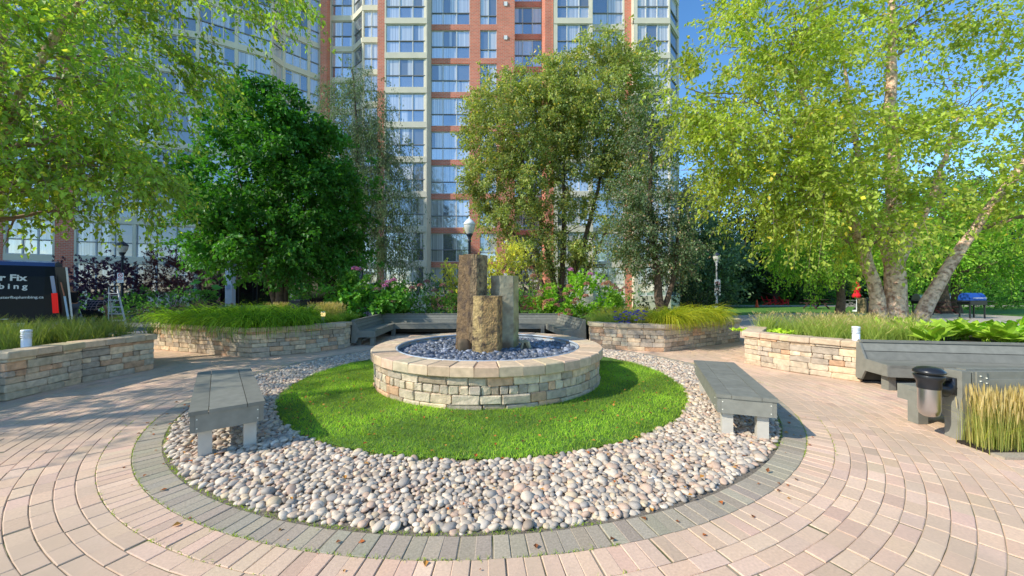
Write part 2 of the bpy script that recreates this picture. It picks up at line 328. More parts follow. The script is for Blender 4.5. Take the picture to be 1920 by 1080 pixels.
def scatter(r0,r1,sp,jit=.32,cull=True):
    g=np.arange(-r1,r1,sp);x,y=np.meshgrid(g,np.arange(-r1,r1,sp*.87));x=x+(np.arange(x.shape[0])%2)[:,None]*sp/2
    x=x.ravel();y=y.ravel();x=x+rng.uniform(-jit,jit,len(x))*sp;y=y+rng.uniform(-jit,jit,len(y))*sp;d=np.hypot(x,y);k=(d>r0)&(d<r1);return np.stack([x[k]+CX,y[k]+CY],1)
PC=A([[1,.97,.93],[1.12,1.08,1.02],[.95,.78,.70],[.70,.71,.74],[1.1,1.0,.82],[.86,.78,.72],[1.25,1.23,1.2],[.60,.54,.50]]);PCp=[.26,.2,.15,.13,.08,.1,.06,.02]
mb=MB()
for sp,z0,sz in((.050,-.003,.9),(.056,.010,1.0)):
    Q=scatter(3.12,4.055,sp);N=len(Q);a=rng.lognormal(0,.27,N)*.030*sz
    ax=np.stack([a,a*rng.uniform(.6,.95,N),a*rng.uniform(.36,.6,N)],1)
    col=PC[rng.choice(8,N,p=PCp)]*rng.uniform(.85,1.12,(N,1))
    pebbles(mb,np.c_[Q,np.full(N,z0)+rng.uniform(-.006,.008,N)],np.minimum(ax,.052),col)
stuff(mb,'gravel',m_peb,True,'pale round river pebbles in a wide ring between lawn and grey pavers','gravel')
def blades(mb,B,L,lean,wd,col,k=4,az=None,bend=1.,t0=.1,sidev=None):
    # B (N,3); each blade starts near-vertical and bends over towards azimuth az by 'bend' radians
    N=len(B);az=rng.random(N)*2*pi if az is None else az
    th=(t0+rng.random(N)*lean)[:,None]+np.asarray(bend).reshape(-1,1)*(np.linspace(0,1,k-1)[None]**1.2)
    st=(L/(k-1))[:,None];dh=np.concatenate([np.zeros((N,1)),np.cumsum(np.sin(th)*st,1)],1);dz=np.concatenate([np.zeros((N,1)),np.cumsum(np.cos(th)*st,1)],1)
    P=np.stack([B[:,0,None]+dh*np.cos(az)[:,None],B[:,1,None]+dh*np.sin(az)[:,None],B[:,2,None]+dz],-1)
    W=wd[:,None]*np.linspace(1,.12,k)[None];mb.strips(P,W,col,0,sidev)
    return P
def gcol(N,a,b,br=.18): 
    t=rng.random((N,1));return (A(a)*(1-t)+A(b)*t)*rng.uniform(1-br,1+br,(N,1))
mb=MB()
N=85000;r=np.sqrt(rng.uniform(1.86**2,3.13**2,N));t=rng.random(N)*2*pi;x=CX+r*np.cos(t);y=CY+r*np.sin(t)
k=(y<CY+1.3);x,y,r=x[k],y[k],r[k];N=len(x)
pn=np.sin(x*5+1)*np.sin(y*6)+np.sin(x*2.1-y*3.3);L=rng.uniform(.025,.058,N)*(1+.12*pn)
blades(mb,np.c_[x,y,.010+.03*(1-(r/3.1)**6)],L,.7,rng.uniform(.003,.006,N),gcol(N,(.85,.9,1),(1.35,1.10,1.3),.25)*(1+.26*np.clip(pn[:,None],-1.2,1.2))*np.where(rng.random((N,1))<.06,A([1.5,.95,3]),1),k=3,bend=.8)
stuff(mb,'lawn_grass',m_grassb,False,'short bright green grass ring around the stone fountain','grass')
mb=MB();N=9500;t=rng.random(N)*2*pi;qq=rng.random(N);r=np.where(qq<.42,4.075+rng.normal(0,.012,N),np.where(qq<.65,4.29+rng.normal(0,.003,N),np.where(qq<.75,4.495+rng.normal(0,.003,N),3.12+rng.normal(0,.02,N))));k=(np.sin(t)<.3)&((np.sin(t*3+1)+np.sin(t*7))>-.3)
t,r=t[k],r[k];N=len(t);blades(mb,np.c_[CX+r*np.cos(t),CY+r*np.sin(t),np.full(N,-.004)],rng.uniform(.012,.045,N),1.0,rng.uniform(.003,.006,N),gcol(N,(.8,.8,1),(1.3,.95,1)),k=3)
stuff(mb,'edge_grass',m_grassb,False,'thin moss and grass growing along the pebble edge','grass')
mb=MB()
N=520;t=rng.uniform(pi,2*pi,N);r=rng.uniform(2.0,4.4,N);P=np.c_[CX+r*np.cos(t),CY+r*np.sin(t),np.where(r<3.1,.065,.045)];P[:,2]=np.where(r>4.08,.006,P[:,2])
mb.leaves(P,np.c_[rng.normal(0,1,(N,2)),rng.normal(0,.15,N)],rng.uniform(.012,.05,N),.75,.2,A([[1.9,.8,.3],[.9,.45,.25],[2.2,1.5,.5]])[rng.integers(0,3,N)]*.55,upb=.9)
stuff(mb,'fallen_leaves',M('dry_leaf',(.42,.28,.16),tint=True,rough=.8),False,'scattered dry brown and yellow leaves on lawn and pebbles','leaves')
# ------------------------------------------------------------------ fountain
SC=A([[1,1,1],[1.16,1.1,1.04],[.82,.83,.88],[1.12,.86,.72],[.72,.68,.66],[1.05,1.08,1.05],[1.3,1.2,1.08]]);SP=[.24,.18,.17,.14,.08,.11,.08]
def scol(n): return SC[rng.choice(7,n,p=SP)]*rng.uniform(.85,1.15,(n,1))
ft=empty('stone_fountain',(CX,CY,0),'round tan block fountain basin filled with dark pebbles, ringed by lawn','fountain')
mb=MB();z=0
for h,ln in((.095,.36),(.12,.29),(.11,.125),(.11,.30)):
    n=int(2*pi*1.85/ln);cuts=np.sort((np.arange(n)+rng.uniform(-.22,.22,n))*2*pi/n);w_=np.diff(np.r_[cuts,cuts[0]+2*pi]);mid=cuts+w_/2
    rr=1.775+rng.normal(0,.006,n)
    mb.stones(np.c_[CX+rr*np.cos(mid),CY+rr*np.sin(mid),np.full(n,z+h/2)],np.c_[np.full(n,.095),1.85*w_/2-.003,np.full(n,h/2-.002)],mid,r=.016,col=scol(n),jit=.0035);z+=h
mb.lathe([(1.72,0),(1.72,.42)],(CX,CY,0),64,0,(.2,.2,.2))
part(mb,'basin_wall',m_stone,ft)
mb=MB();n=40;th_=(np.arange(n)+.3)*2*pi/n
for i,a in enumerate(th_):     # wedge-shaped cap stones
    hw=pi/n-.0016;z0,z1=.437,.575+rng.normal(0,.0015);b=.014
    def P4(e,zz): return [(CX+rr*cos(a+s*(hw-e/1.9)),CY+rr*sin(a+s*(hw-e/1.9)),zz) for rr,s in((1.545+e,-1),(1.925-e,-1),(1.925-e,1),(1.545+e,1))]
    V=P4(b,z0)+P4(0,z0+b)+P4(0,z1-b)+P4(b,z1);c=A([1.05,1,.97])*rng.uniform(.88,1.1)+rng.normal(0,.03,3)
    mb.add(A(V)+rng.normal(0,.0018,(16,3)),[[q+j,q+(j+1)%4,q+4+(j+1)%4,q+4+j] for q in(0,4,8) for j in range(4)]+[[12,13,14,15],[3,2,1,0]],0,c)
part(mb,'cap_ring',m_cap,ft)
mb=MB();mb.tube([(CX+1.53*cos(a),CY+1.53*sin(a),.562) for a in np.linspace(0,2*pi,90)],.018,8,cap=False);mb.lathe([(1.53,.35),(1.545,.56)],(CX,CY,0),72);mb.poly([(CX+1.54*cos(a),CY+1.54*sin(a),.44) for a in np.linspace(0,2*pi,48,endpoint=False)],1)
part(mb,'liner_rim',[M('grey_liner',(.42,.47,.53),rough=.35,spec=.5),m_black],ft,True)
mb=MB()
for sp,z0 in((.06,.455),(.07,.482)):
    Q=scatter(0,1.50,sp);N=len(Q);a=rng.lognormal(0,.3,N)*.037;ax=np.minimum(np.stack([a,a*rng.uniform(.65,.95,N),a*rng.uniform(.5,.75,N)],1),.075)
    col=A([[1,1,1],[1.5,1.5,1.55],[.65,.68,.75],[2.6,2.5,2.4],[1.3,1.15,1.0]])[rng.choice(5,N,p=[.34,.28,.22,.08,.08])]*rng.uniform(.8,1.2,(N,1))
    pebbles(mb,np.c_[Q,np.full(N,z0)+rng.uniform(-.01,.012,N)],ax,col)
tag(part(mb,'basin_pebbles',m_dpeb,ft,True),kind='stuff')
m_bas=M('basalt_face',(.30,.235,.14),rough=.85,var=.35,vs=16,bump=1,bs=30,bdist=.03,stain=(.085,.06,.045),ss=9,tint=True)
m_bas2=M('basalt_smooth',(.33,.29,.19),rough=.8,var=.22,vs=4,bump=.35,bs=45,bdist=.008,stain=(.20,.13,.08),ss=3.2,tint=True)
def column(name,label,cx,cy,rx,ry,z1,ang,seed,mat,lean=(0,0),flare=0,cols=None):
    g=np.random.default_rng(seed);n=6;base=[ang+i*2*pi/n+g.normal(0,.13) for i in range(n)];rad=[1+g.normal(0,.05) for _ in range(n)]
    pts=[];fc=[]
    for i in range(n):
        a=A([cos(base[i])*rx*rad[i],sin(base[i])*ry*rad[i]]);b=A([cos(base[(i+1)%n])*rx*rad[(i+1)%n],sin(base[(i+1)%n])*ry*rad[(i+1)%n]])
        for t in(.04,.28,.5,.72,.96): pts.append(a+(b-a)*t);fc.append(i)
    pts=A(pts);m=len(pts);K=26;zs=np.linspace(.40,z1,K);V=[]
    chip=g.normal(0,1,(K,m));chip=(chip+np.roll(chip,1,0)+np.roll(chip,1,1))/3
    for k,zz in enumerate(zs):
        u=(zz-.4)/(z1-.4);s=1+flare*(1-u)**2;q=pts*s*(1+chip[k][:,None]*.022)
        V.append(np.c_[q[:,0]+cx+lean[0]*u,q[:,1]+cy+lean[1]*u,np.full(m,zz)+(g.normal(0,.003,m) if k==K-1 else 0)])
    V=np.concatenate(V);mb=MB();cl=cols or [(1,1,1)]*6
    for k in range(K-1): mb.add(V[k*m:(k+2)*m],[[j,(j+1)%m,m+(j+1)%m,m+j] for j in range(m)],0,[A(cl[fc[j]])*g.uniform(.9,1.1) for j in range(m)])
    mb.poly(V[-m:],0,(1.1,1.1,1.1));o=mb.build(name,mat,None,False);tag(o,label,'stone column','basalt columns standing in the fountain');return o
column('basalt_column','tallest brown basalt column, at the back left of the fountain trio',-.705,6.36,.265,.25,2.12,-1.95,3,m_bas,(.03,0),.12,[(.95,.85,.8),(1.15,1.1,1),(1.2,1.25,1.1),(1,1,1),(1,1,1),(.6,.5,.45)])
column('basalt_column','smooth grey olive basalt column with rust marks, at the back right of the trio',-.14,6.48,.265,.24,1.76,-1.75,5,m_bas2,(.0,.02),.03,[(1.2,1.2,1.2),(1.1,1.15,.85),(1,1,.8),(1,1,1),(1,1,1),(1,1.05,1.15)])
column('basalt_column','shortest rough orange brown basalt column, at the front of the trio',-.425,6.08,.255,.22,1.415,-1.65,8,m_bas,(.01,0),.02,[(1.45,1.15,.8),(1.3,1.0,.7),(1,1,1),(1,1,1),(1,1,1),(1.35,1.25,.95)])
mb=MB();mb.box((.20,6.3,.62),(.16,.10,.03),rz=.3,rx=.15);mb.box((.28,6.26,.56),(.035,.10,.14),rz=.5,ry=-.3,col=(1.5,1.5,1.4));mb.box((.17,6.27,.545),(.03,.11,.15),rz=.1,ry=.2);mb.box((.24,6.33,.53),(.14,.09,.11),rz=.2,col=(.4,.4,.4))
tag(mb.build('broken_rock',m_bas2),'small split rock lying on dark pebbles right of the columns','rock')
mb=MB();mb.stones([(-.81,6.12,.55)],[(.10,.07,.13)],[.2],r=.05,jit=.008,col=[(.25,.25,.24)]);tag(mb.build('dark_rock',m_bas2,None,True),'dark rounded rock leaning at the foot of the tallest column','rock')
# ------------------------------------------------------------------ stone planters
def stone_wall(mb,path,courses,th=.11,z0=0):
    P=A(path,float)
    for a,b in zip(P[:-1],P[1:]):
        d=b-a;L=np.hypot(*d);d=d/L;nn=A([d[1],-d[0]]);yaw=math.atan2(d[1],d[0]);z=z0
        for h,lo,hi in courses:
            x=0;cs=[]
            while x<L-.03:
                ln=min(rng.uniform(lo,hi),L-x)
                if L-x-ln<lo*.6: ln=L-x
                cs.append((x,ln));x+=ln
            cs=A(cs);m=cs[:,0]+cs[:,1]/2;n=len(m);off=-th+rng.normal(0,.005,n)
            C=np.c_[a[0]+d[0]*m+nn[0]*off,a[1]+d[1]*m+nn[1]*off,np.full(n,z+h/2)]
            mb.stones(C,np.c_[cs[:,1]/2-.002,np.full(n,th),np.full(n,h/2-.002)],np.full(n,yaw),r=.014,col=scol(n),jit=.0035);z+=h
def wall_cap(mb,path,z,h=.1,wd=.34,over=.04,lo=.28,hi=.42):
    P=A(path,float)
    for a,b in zip(P[:-1],P[1:]):
        d=b-a;L=np.hypot(*d);d=d/L;nn=A([d[1],-d[0]]);yaw=math.atan2(d[1],d[0]);x=-over*.6
        while x<L-.02:
            ln=min(rng.uniform(lo,hi),L+over*.6-x)
            if L-x-ln<.15: ln=L+over*.6-x
            m=x+ln/2;c=a+d*m+nn*(over-wd/2)
            mb.stones([(c[0],c[1],z+h/2)],[(ln/2-.0025,wd/2+rng.normal(0,.004),h/2)],[yaw],r=.014,col=A([[1,1,.97]])*rng.uniform(.82,1.12)+rng.normal(0,.03,(1,3)),jit=.002);x+=ln
CO=[(.105,.28,.42),(.115,.22,.36),(.10,.2,.32),(.085,.1,.17),(.125,.24,.38),(.05,.3,.4)]
def planter(label,wall,outline,zt=.665,lab_group=None):
    c=A(wall).mean(0);rt=empty('stone_planter',(c[0],c[1],0),label,'planter')
    hs=sum(q[0] for q in CO);k=(zt-.10)/hs;mb=MB();stone_wall(mb,wall,[(h*k,a,b) for h,a,b in CO]);part(mb,'wall',m_stone,rt)
    mb=MB();wall_cap(mb,wall,zt-.10);part(mb,'cap',m_cap,rt,label=None)
    mb=MB();mb.prism(outline,-.02,zt-.12);part(mb,'soil',m_soil,rt);return rt
WL=[(-6.85,4.92),(-6.98,5.9),(-6.84,6.94),(-9.5,8.0)]
planter('tumbled stone planter on the left with upright grasses and a bollard light',WL,[(-6.95,4.9),(-7.12,5.9),(-7.0,6.86),(-9.6,7.9),(-15,7.9),(-15,4.9)])
WM=[(-9.2,9.3),(-5.83,8.12),(-4.95,8.72),(-4.36,9.46),(-4.36,9.8)]
planter('stone planter left of the corner bench with arching green grass',WM,[(-9.3,9.45),(-5.87,8.28),(-5.03,8.85),(-4.48,9.5),(-4.9,12.6),(-9.2,11.2)])
WR=[(2.10,9.9),(2.06,9.55),(2.9,9.1),(3.72,8.87),(6.72,10.7),(6.85,11.0)]
planter('stone planter right of the corner bench with purple flowers and golden grass',WR,[(2.2,9.9),(2.2,9.65),(2.95,9.24),(3.72,9.03),(6.6,10.82),(6.7,12.9),(2.2,12.9)])
WN=[(5.6,8.5),(4.80,7.5),(5.12,6.7),(5.72,5.95)]
planter('stone planter with the big river birch, beside the long right bench',WN,[(5.72,8.5),(4.95,7.5),(5.25,6.75),(5.85,6.05),(13,5.4),(14.5,9.9),(10,10.6),(7.2,9.9)])
mb=MB();mb.prism([(-4.75,12.85),(1.75,12.85),(2.4,16.0),(-5.6,16.0)],-.03,.42);struct(mb,'hedge_bed_soil',m_soil)
mb=MB();mb.prism([(-9.5,11.6),(-4.9,12.7),(-5.6,15),(-10.5,15)],-.03,.35);struct(mb,'shrub_bed_soil',m_soil)
# ------------------------------------------------------------------ benches
def free_bench(label,c,L,W,dirv,H=.44,cross=False):
    rz=math.atan2(dirv[1],dirv[0]);rt=empty('backless_bench',(c[0],c[1],0),label,'bench','backless benches on the pebble ring',rz)
    mb=MB();t=.035;e=.14
    for s in(-1,1): mb.box((0,s*(W/2-e/2),H-t/2),(L-.004,e-.005,t),col=(rng.uniform(.86,1.08),)*3)
    if cross:
        for s in(-1,1): mb.box((s*(L/2-e/2),0,H-t/2-.001),(e,W-2*e-.003,t))
        n=int((L-2*e)/.095);w_=(L-2*e)/n
        for i in range(n): mb.box((-L/2+e+w_*(i+.5),0,H-t/2-.001),(w_-.006,W-2*e-.006,t-.002),col=(rng.uniform(.9,1.1),)*3)
    else:
        for s in(-1,): mb.box((0,0,H-t/2),(L-.004,W-2*e-.006,t),col=(1.05,)*3)
    mb.build('seat',m_wood,rt)
    mb=MB();a=.155
    for s in(-1,1): mb.box((0,s*(W/2-.03),H-t-a/2-.001),(L-.03,.035,a));mb.box((s*(L/2-.03),0,H-t-a/2-.001),(.035,W-.097,a),col=(1.15,)*3)
    for q in(-1,1):
        for w_ in(-1,1):
            for zz in(.03,.11): mb.box((q*(L/2-.0115),w_*(W/2-.06),H-t-zz-.01),(.004,.009,.009),col=(4,4,4));mb.box((q*(L/2-.15),w_*(W/2-.0115),H-t-zz-.01),(.009,.004,.009),col=(4,4,4))
    mb.build('apron',m_wood,rt)
    for sx in(-1,1):
        for sy in(-1,1):
            mb=MB();mb.box((sx*(L/2-.12),sy*(W/2-.115),(H-t-.05)/2-.01),(.10,.10,H-t-.03));mb.build('leg',m_leg,rt)
free_bench('grey backless bench with lengthwise boards on the left of the pebble ring',(-3.23,4.11),2.02,.56,(-.63,.775))
free_bench('grey backless bench with crosswise inner slats on the right of the pebble ring',(2.69,4.55),1.95,.54,(.35,.937),cross=True)
def long_bench(label,path,side,legs,cat_name='backrest_bench',dep=.64,hs=.40,hb=.70,end=True,nb=3,n=3):
    P=A(path,float);c=P.mean(0);rt=empty(cat_name,(c[0],c[1],0),label,'bench')
    mb=MB();f=.17
    for i in range(n):
        a=f+(dep-f)*i/n;b=f+(dep-f)*(i+1)/n-.009;mb.sweep(P,[(a,hs-.035),(b,hs-.035),(b,hs),(a,hs)],side,col=(rng.uniform(.84,1.10),)*3)
    part(mb,'seat',m_wood,rt)
    mb=MB();mb.sweep(P,[(dep-.05,hs-.175),(dep-.012,hs-.175),(dep-.012,hs-.037),(dep-.05,hs-.037)],side);part(mb,'apron',m_wood,rt)
    mb=MB()
    for i in range(nb):
        u0=i/nb;u1=(i+1)/nb-.035;q=lambda u:(f*(1-u)+.055*u,hs+.002+(hb-.037-hs)*u)
        (a0,z0),(a1,z1)=q(u0),q(u1);mb.sweep(P,[(a0-.03,z0),(a0,z0),(a1,z1),(a1-.03,z1)],side,col=(rng.uniform(.84,1.10),)*3)
    mb.sweep(P,[(0,hb-.035),(.075,hb-.035),(.075,hb),(0,hb)],side);mb.sweep(P,[(-.004,.05),(.02,.05),(.02,hb-.037),(-.004,hb-.037)],side,col=(.45,)*3)  # backing tinted darker to paint shadow lines into the plank gaps
    part(mb,'backrest',m_wood,rt)
    if end:
        for k,(a,b) in enumerate(((P[0],P[1]),(P[-1],P[-2]))):
            d=nrm(b-a);nn=A([-d[1],d[0]])*(side if k==0 else -side);prof=[(0,.08),(0.02,hb-.04),(.08,hb-.04),(.2,hs+.02),(dep-.01,hs-.0),(dep-.01,hs-.17),(.2,hs-.17),(.12,.08)]
            mb=MB()
            V=[(a[0]+nn[0]*o-d[0]*t_,a[1]+nn[1]*o-d[1]*t_,z) for t_ in(0.0,.03) for o,z in prof];m=len(prof)
            mb.add(V,[[i,(i+1)%m,m+(i+1)%m,m+i] for i in range(m)]);
            for o_ in(0,m): mb.add(A(V)[o_:o_+m],[[0,1,2],[0,2,3],[0,3,6],[0,6,7],[3,4,5],[3,5,6]])
            part(mb,'end_panel',m_wood,rt)
    for x,y in legs:
        mb=MB();mb.box((x,y,(hs-.04)/2),(.11,.11,hs-.04));part(mb,'leg',m_wood,rt)
    return rt
long_bench('dark grey u shaped corner bench behind the fountain in front of the shrubs',[(-4.36,9.86),(-4.62,12.75),(1.68,12.75),(2.04,10.0)],-1,[(-3.82,9.98),(-4.25,10.1),(-3.95,12.1),(-1.6,12.2),(1.02,12.1),(1.45,10.12),(1.85,10.1)])
long_bench('long grey bench along the right planter, behind the wall mounted ashtray',[(5.68,5.97),(8.2,5.5),(10.5,5.1)],-1,[(5.72,5.52),(7.4,5.12),(9.4,4.8)],nb=2,n=2)
long_bench('grey bench at the left picture edge beside the left stone planter',[(-7.12,2.4),(-7.66,5.0)],-1,[(-6.98,4.66),(-6.55,3.0)])
long_bench('grey bench seen from behind at right with reeds at its back',[(7.9,3.70),(4.62,3.70)],-1,[(4.62,4.14),(6.5,4.2)])
o=[q for q in bpy.data.objects if q.get('label','').startswith('grey bench seen from behind')][0]
mb=MB();mb.box((6.24,3.655,.345),(3.28,.05,.69));mb.box((4.535,3.70,.347),(.09,.15,.694),col=(1.05,)*3)
for zz in(.0,): mb.box((6.28,3.623,.55),(3.1,.014,.13),col=(1.08,)*3);mb.box((6.28,3.623,.40),(3.1,.014,.155),col=(.97,)*3);mb.box((6.28,3.623,.2),(3.1,.014,.22),col=(1.05,)*3);mb.box((4.68,3.623,.345),(.10,.014,.69))
for x_,z_ in((4.66,.65),(4.66,.60),(4.72,.63),(4.72,.58)): mb.box((x_,3.612,z_),(.008,.012,.008),col=(4,4,4))
part(mb,'back_panel',m_wood,o)
# ashtray on the bench post
at_=empty('ashtray_bin',(4.27,3.72,.2),'steel and black cigarette bin fixed to the end of the right hand bench','ashtray')
mb=MB();mb.lathe([(0,.215),(.045,.218),(.073,.24),(.084,.29),(.084,.52)],(4.27,3.72,0),32);part(mb,'canister',m_metal,at_,True)
mb=MB();mb.lathe([(.088,.50),(.091,.52),(.091,.57),(.108,.60),(.117,.635),(.113,.64),(.08,.645)],(4.27,3.72,0),32);part(mb,'collar',m_black,at_,True)
mb=MB();mb.lathe([(.118,.66),(.122,.668),(.117,.685),(.087,.71),(.045,.722),(0,.725)],(4.27,3.72,0),32);mb.lathe([(.085,.64),(.085,.665)],(4.27,3.72,0),16);mb.lathe([(0,.659),(.118,.66)],(4.27,3.72,0),32);part(mb,'lid',m_black,at_,True)
mb=MB();mb.tube([(4.33,3.72,.50),(4.42,3.72,.475),(4.46,3.72,.50),(4.488,3.72,.52)],[.055,.062,.055,.06],14);mb.box((4.41,3.72,.60),(.14,.08,.03));mb.box((4.475,3.72,.53),(.03,.11,.17));part(mb,'bracket',m_black,at_,True)
# ------------------------------------------------------------------ buildings
FL0,FH=.85,2.775
def building(name,label,base,segs,nf=9,depth=12,close=None):
    rt=empty(name,(base[0],base[1],0),label,'building');bb=MB();bg_=MB();up=MB()
    top=FL0+FH*(nf+1)+.5
    for a,b,ty in segs:
        a=A(a,float);b=A(b,float);d=b-a;L=np.hypot(*d);d=d/L;nn=A([d[1],-d[0]]);yaw=math.atan2(d[1],d[0]);mid=(a+b)/2
        def wall(z0,z1,m,out=0.0,th=.3,x0=0,x1=None):
            x1=L if x1 is None else x1;c=a+d*(x0+x1)/2-nn*(th/2-out);m.box((c[0],c[1],(z0+z1)/2),(x1-x0,th,z1-z0),rz=yaw)
        if ty=='brick': wall(-.1,top,bb,x0=.004,x1=L-.004);continue
        if ty=='beige': wall(-.1,top,bg_,x0=.006,x1=L-.006);continue
        m=bb if ty in('win','narrow') else bg_
        wall(-.1,FL0-.23,m)
        for f in range(nf+2): 
            z=FL0+FH*f
            wall(z-.23,min(z+.23,top),m,out=.0 if m is bb else .03)
        if m is bg_: 
            wall(0,top-.3,bg_,out=-.002,x1=.10);wall(0,top-.3,bg_,out=-.002,x0=L-.10)
        wh=FH-.46;ncol={'bay':3,'win':3,'win2':2,'narrow':2,'side':1,'wide':3,'lob':3}.get(ty,2);e=.10 if m is bg_ else .0
        xs=np.linspace(e,L-e,ncol+1);rail=.42 if ty!='narrow' else .32
        if ty=='win': xs=A([0,.30,.66,1])*L
        vm=[]
        for v in range(3):
            fr=MB();pn=MB();back=-nn*.10
            def bx(mm,x0,x1,z0,z1,y,th,mat=0,col=(1,1,1)):
                c=d*(x0+x1)/2-nn*y;mm.box((c[0],c[1],(z0+z1)/2),(x1-x0,th,z1-z0),rz=yaw,mat=mat,col=col)
            for x in xs: bx(fr,max(x-.035,e),min(x+.035,L-e),0,wh,.10,.08)
            bx(fr,e,L-e,0,.05,.101,.07);bx(fr,e,L-e,wh-.06,wh,.101,.07);bx(fr,e,L-e,rail*wh-.03,rail*wh+.03,.095,.10,1)
            if ty in('bay','wide','lob') and v==1: bx(fr,xs[0],xs[1],wh*.86,wh*.86+.04,.101,.06)
            for i in range(ncol):
                for j,(z0,z1) in enumerate(((.03,rail*wh),(rail*wh,wh-.03))):
                    t=rng.random();t=.6+.1*(t>.5) if ty=='wide' else t;cur=.9 if t<.45 else(.1 if t<.7 else .5);q0=a*0+d*xs[i]-nn*.12;q1=d*xs[i+1]-nn*.12
                    pn.add([(q0[0],q0[1],z0),(q1[0],q1[1],z0),(q1[0],q1[1],z1),(q0[0],q0[1],z1)],[[0,1,2,3]],0,(cur,(.95 if j==0 else rng.uniform(.4,.9))*(.35 if ty=='wide' else 1),0))
            vm.append((fr,pn))
        tpl=None;cache={}
        for f in range(nf+1):
            v=int(rng.integers(0,3));fr,pn=vm[v];z=FL0+FH*f+.23
            if f==nf:
                for mm,off in((fr,0),(pn,2)):
                    n0=sum(len(q) for q in [])
                    for (lst) in (mm.F4,):
                        VV=np.concatenate(mm.V)+A([a[0],a[1],z]);FF=np.concatenate([q[0] for q in lst]);MM=np.concatenate([q[1] for q in lst])+off;CC=np.concatenate([q[2] for q in lst]);up.add(VV,FF,MM,CC)
                continue
            if v not in cache:
                o=fr.build('window',[m_frame,m_rail],rt,False,loc=(a[0]-base[0],a[1]-base[1],z));p=pn.build('pane',m_glass,o);cache[v]=(o,p)
            else:
                o0,p0=cache[v];o=o0.copy();COL.objects.link(o);o.parent=rt;o.location=(a[0]-base[0],a[1]-base[1],z);p=p0.copy();COL.objects.link(p);p.parent=o
    part(bb,'brick_wall',m_brick,rt);part(bg_,'precast_wall',m_beige,rt)
    if up.V: tag(part(up,'upper_window',[m_frame,m_rail,m_glass],rt),kind='stuff')
    mb=MB();pts=[s[0] for s in segs]+[segs[-1][1]]
    back=close or [(pts[-1][0],pts[-1][1]+depth),(pts[0][0],pts[0][1]+depth)]
    for s0,s1 in zip([pts[-1]]+back,back+[pts[0]]):
        s0=A(s0,float);s1=A(s1,float);c=(s0+s1)/2;dd=s1-s0;mb.box((c[0],c[1],top/2),(np.hypot(*dd),.2,top),rz=math.atan2(dd[1],dd[0]))
    part(mb,'rear_wall',m_beige,rt)
    mb=MB();P=pts+back;cc=A(P).mean(0);n=len(P);mb.add([(x,y,top-.35) for x,y in P]+[(cc[0],cc[1],top-.35)],[[i,(i+1)%n,n] for i in range(n)]);part(mb,'roof',m_asph,rt)
    return rt
Zm=28.8;Zr=29.5;x_=lambda px,d:X(px,d)
main=[((-16.2,32.2),(-14.2,32.2),'win2'),((-14.2,32.2),(-12.85,31.0),'side'),((-12.85,31.0),(-10.74,31.0),'lob'),((-10.74,31.0),(-10.74,Zm),'beige'),
((-10.74,Zm),(x_(720,Zm),Zm),'brick'),((x_(720,Zm),Zm),(x_(800,Zm),Zm),'bay'),((x_(800,Zm),Zm),(x_(808,Zr),Zr),'beige'),
((x_(808,Zr),Zr),(x_(880,Zr),Zr),'win'),((x_(880,Zr),Zr),(x_(900,Zr),Zr),'brick'),((x_(900,Zr),Zr),(x_(931,Zr),Zr),'narrow'),((x_(931,Zr),Zr),(x_(965,Zr),Zr),'brick'),
((x_(965,Zr),Zr),(.22,30.6),'brick'),((.22,30.6),(2.5,30.6),'win'),((2.5,30.6),(2.68,29.2),'brick'),((2.68,29.2),(3.33,29.2),'brick'),((3.33,29.2),(3.33,Zm),'beige'),((3.33,Zm),(6.44,Zm),'bay'),((6.44,Zm),(6.5,Zr),'beige'),
((6.5,Zr),(9.2,Zr),'win2'),((9.2,Zr),(9.75,Zr),'brick'),((9.75,Zr),(9.72,Zm),'beige'),((9.72,Zm),(12.62,Zm),'bay'),((12.62,Zm),(14.1,30.5),'side'),((14.1,30.5),(14.3,33),'beige')]
tb=building('apartment_tower','red brick and beige apartment tower with stacked bay windows in the centre',(-1,30),main)
mb=MB()
for f in range(9):
    z=FL0+FH*f+1.9;mb.box((x_(948,Zr),Zr-.02,z),(.26,.06,.34),mat=0);mb.box((x_(944,Zr),Zr-.055,z),(.05,.02,.26),mat=1);mb.box((x_(952,Zr),Zr-.055,z),(.05,.02,.26),mat=1)
part(mb,'wall_vent',[m_white,m_rail],tb)
wing=[((-36,21.0),(-33.0,22.6),'lob'),((-33.0,22.6),(-32.3,23.0),'brick'),((-32.3,23.0),(-30.3,24.0),'lob'),((-30.3,24.0),(-29.5,24.4),'brick'),((-29.5,24.4),(-26.6,25.5),'wide'),((-26.6,25.5),(-23.1,26.5),'wide'),((-23.1,26.5),(-21.15,27.7),'lob'),((-21.15,27.7),(-19.2,28.9),'bay2'),((-19.2,28.9),(-18.95,30.0),'side'),
((-18.95,30.0),(-17.6,31.3),'lob'),((-17.6,31.3),(-16.9,31.9),'side'),((-16.9,31.9),(-16.75,31.55),'brick'),((-16.75,31.55),(-16.2,31.55),'brick'),((-16.2,31.55),(-16.2,32.15),'brick')]
wb=building('apartment_wing','curved beige panel apartment wing on the left with blue windows',(-24,27),wing,close=[(-19,42),(-50,34),(-52,8),(-38,10)])
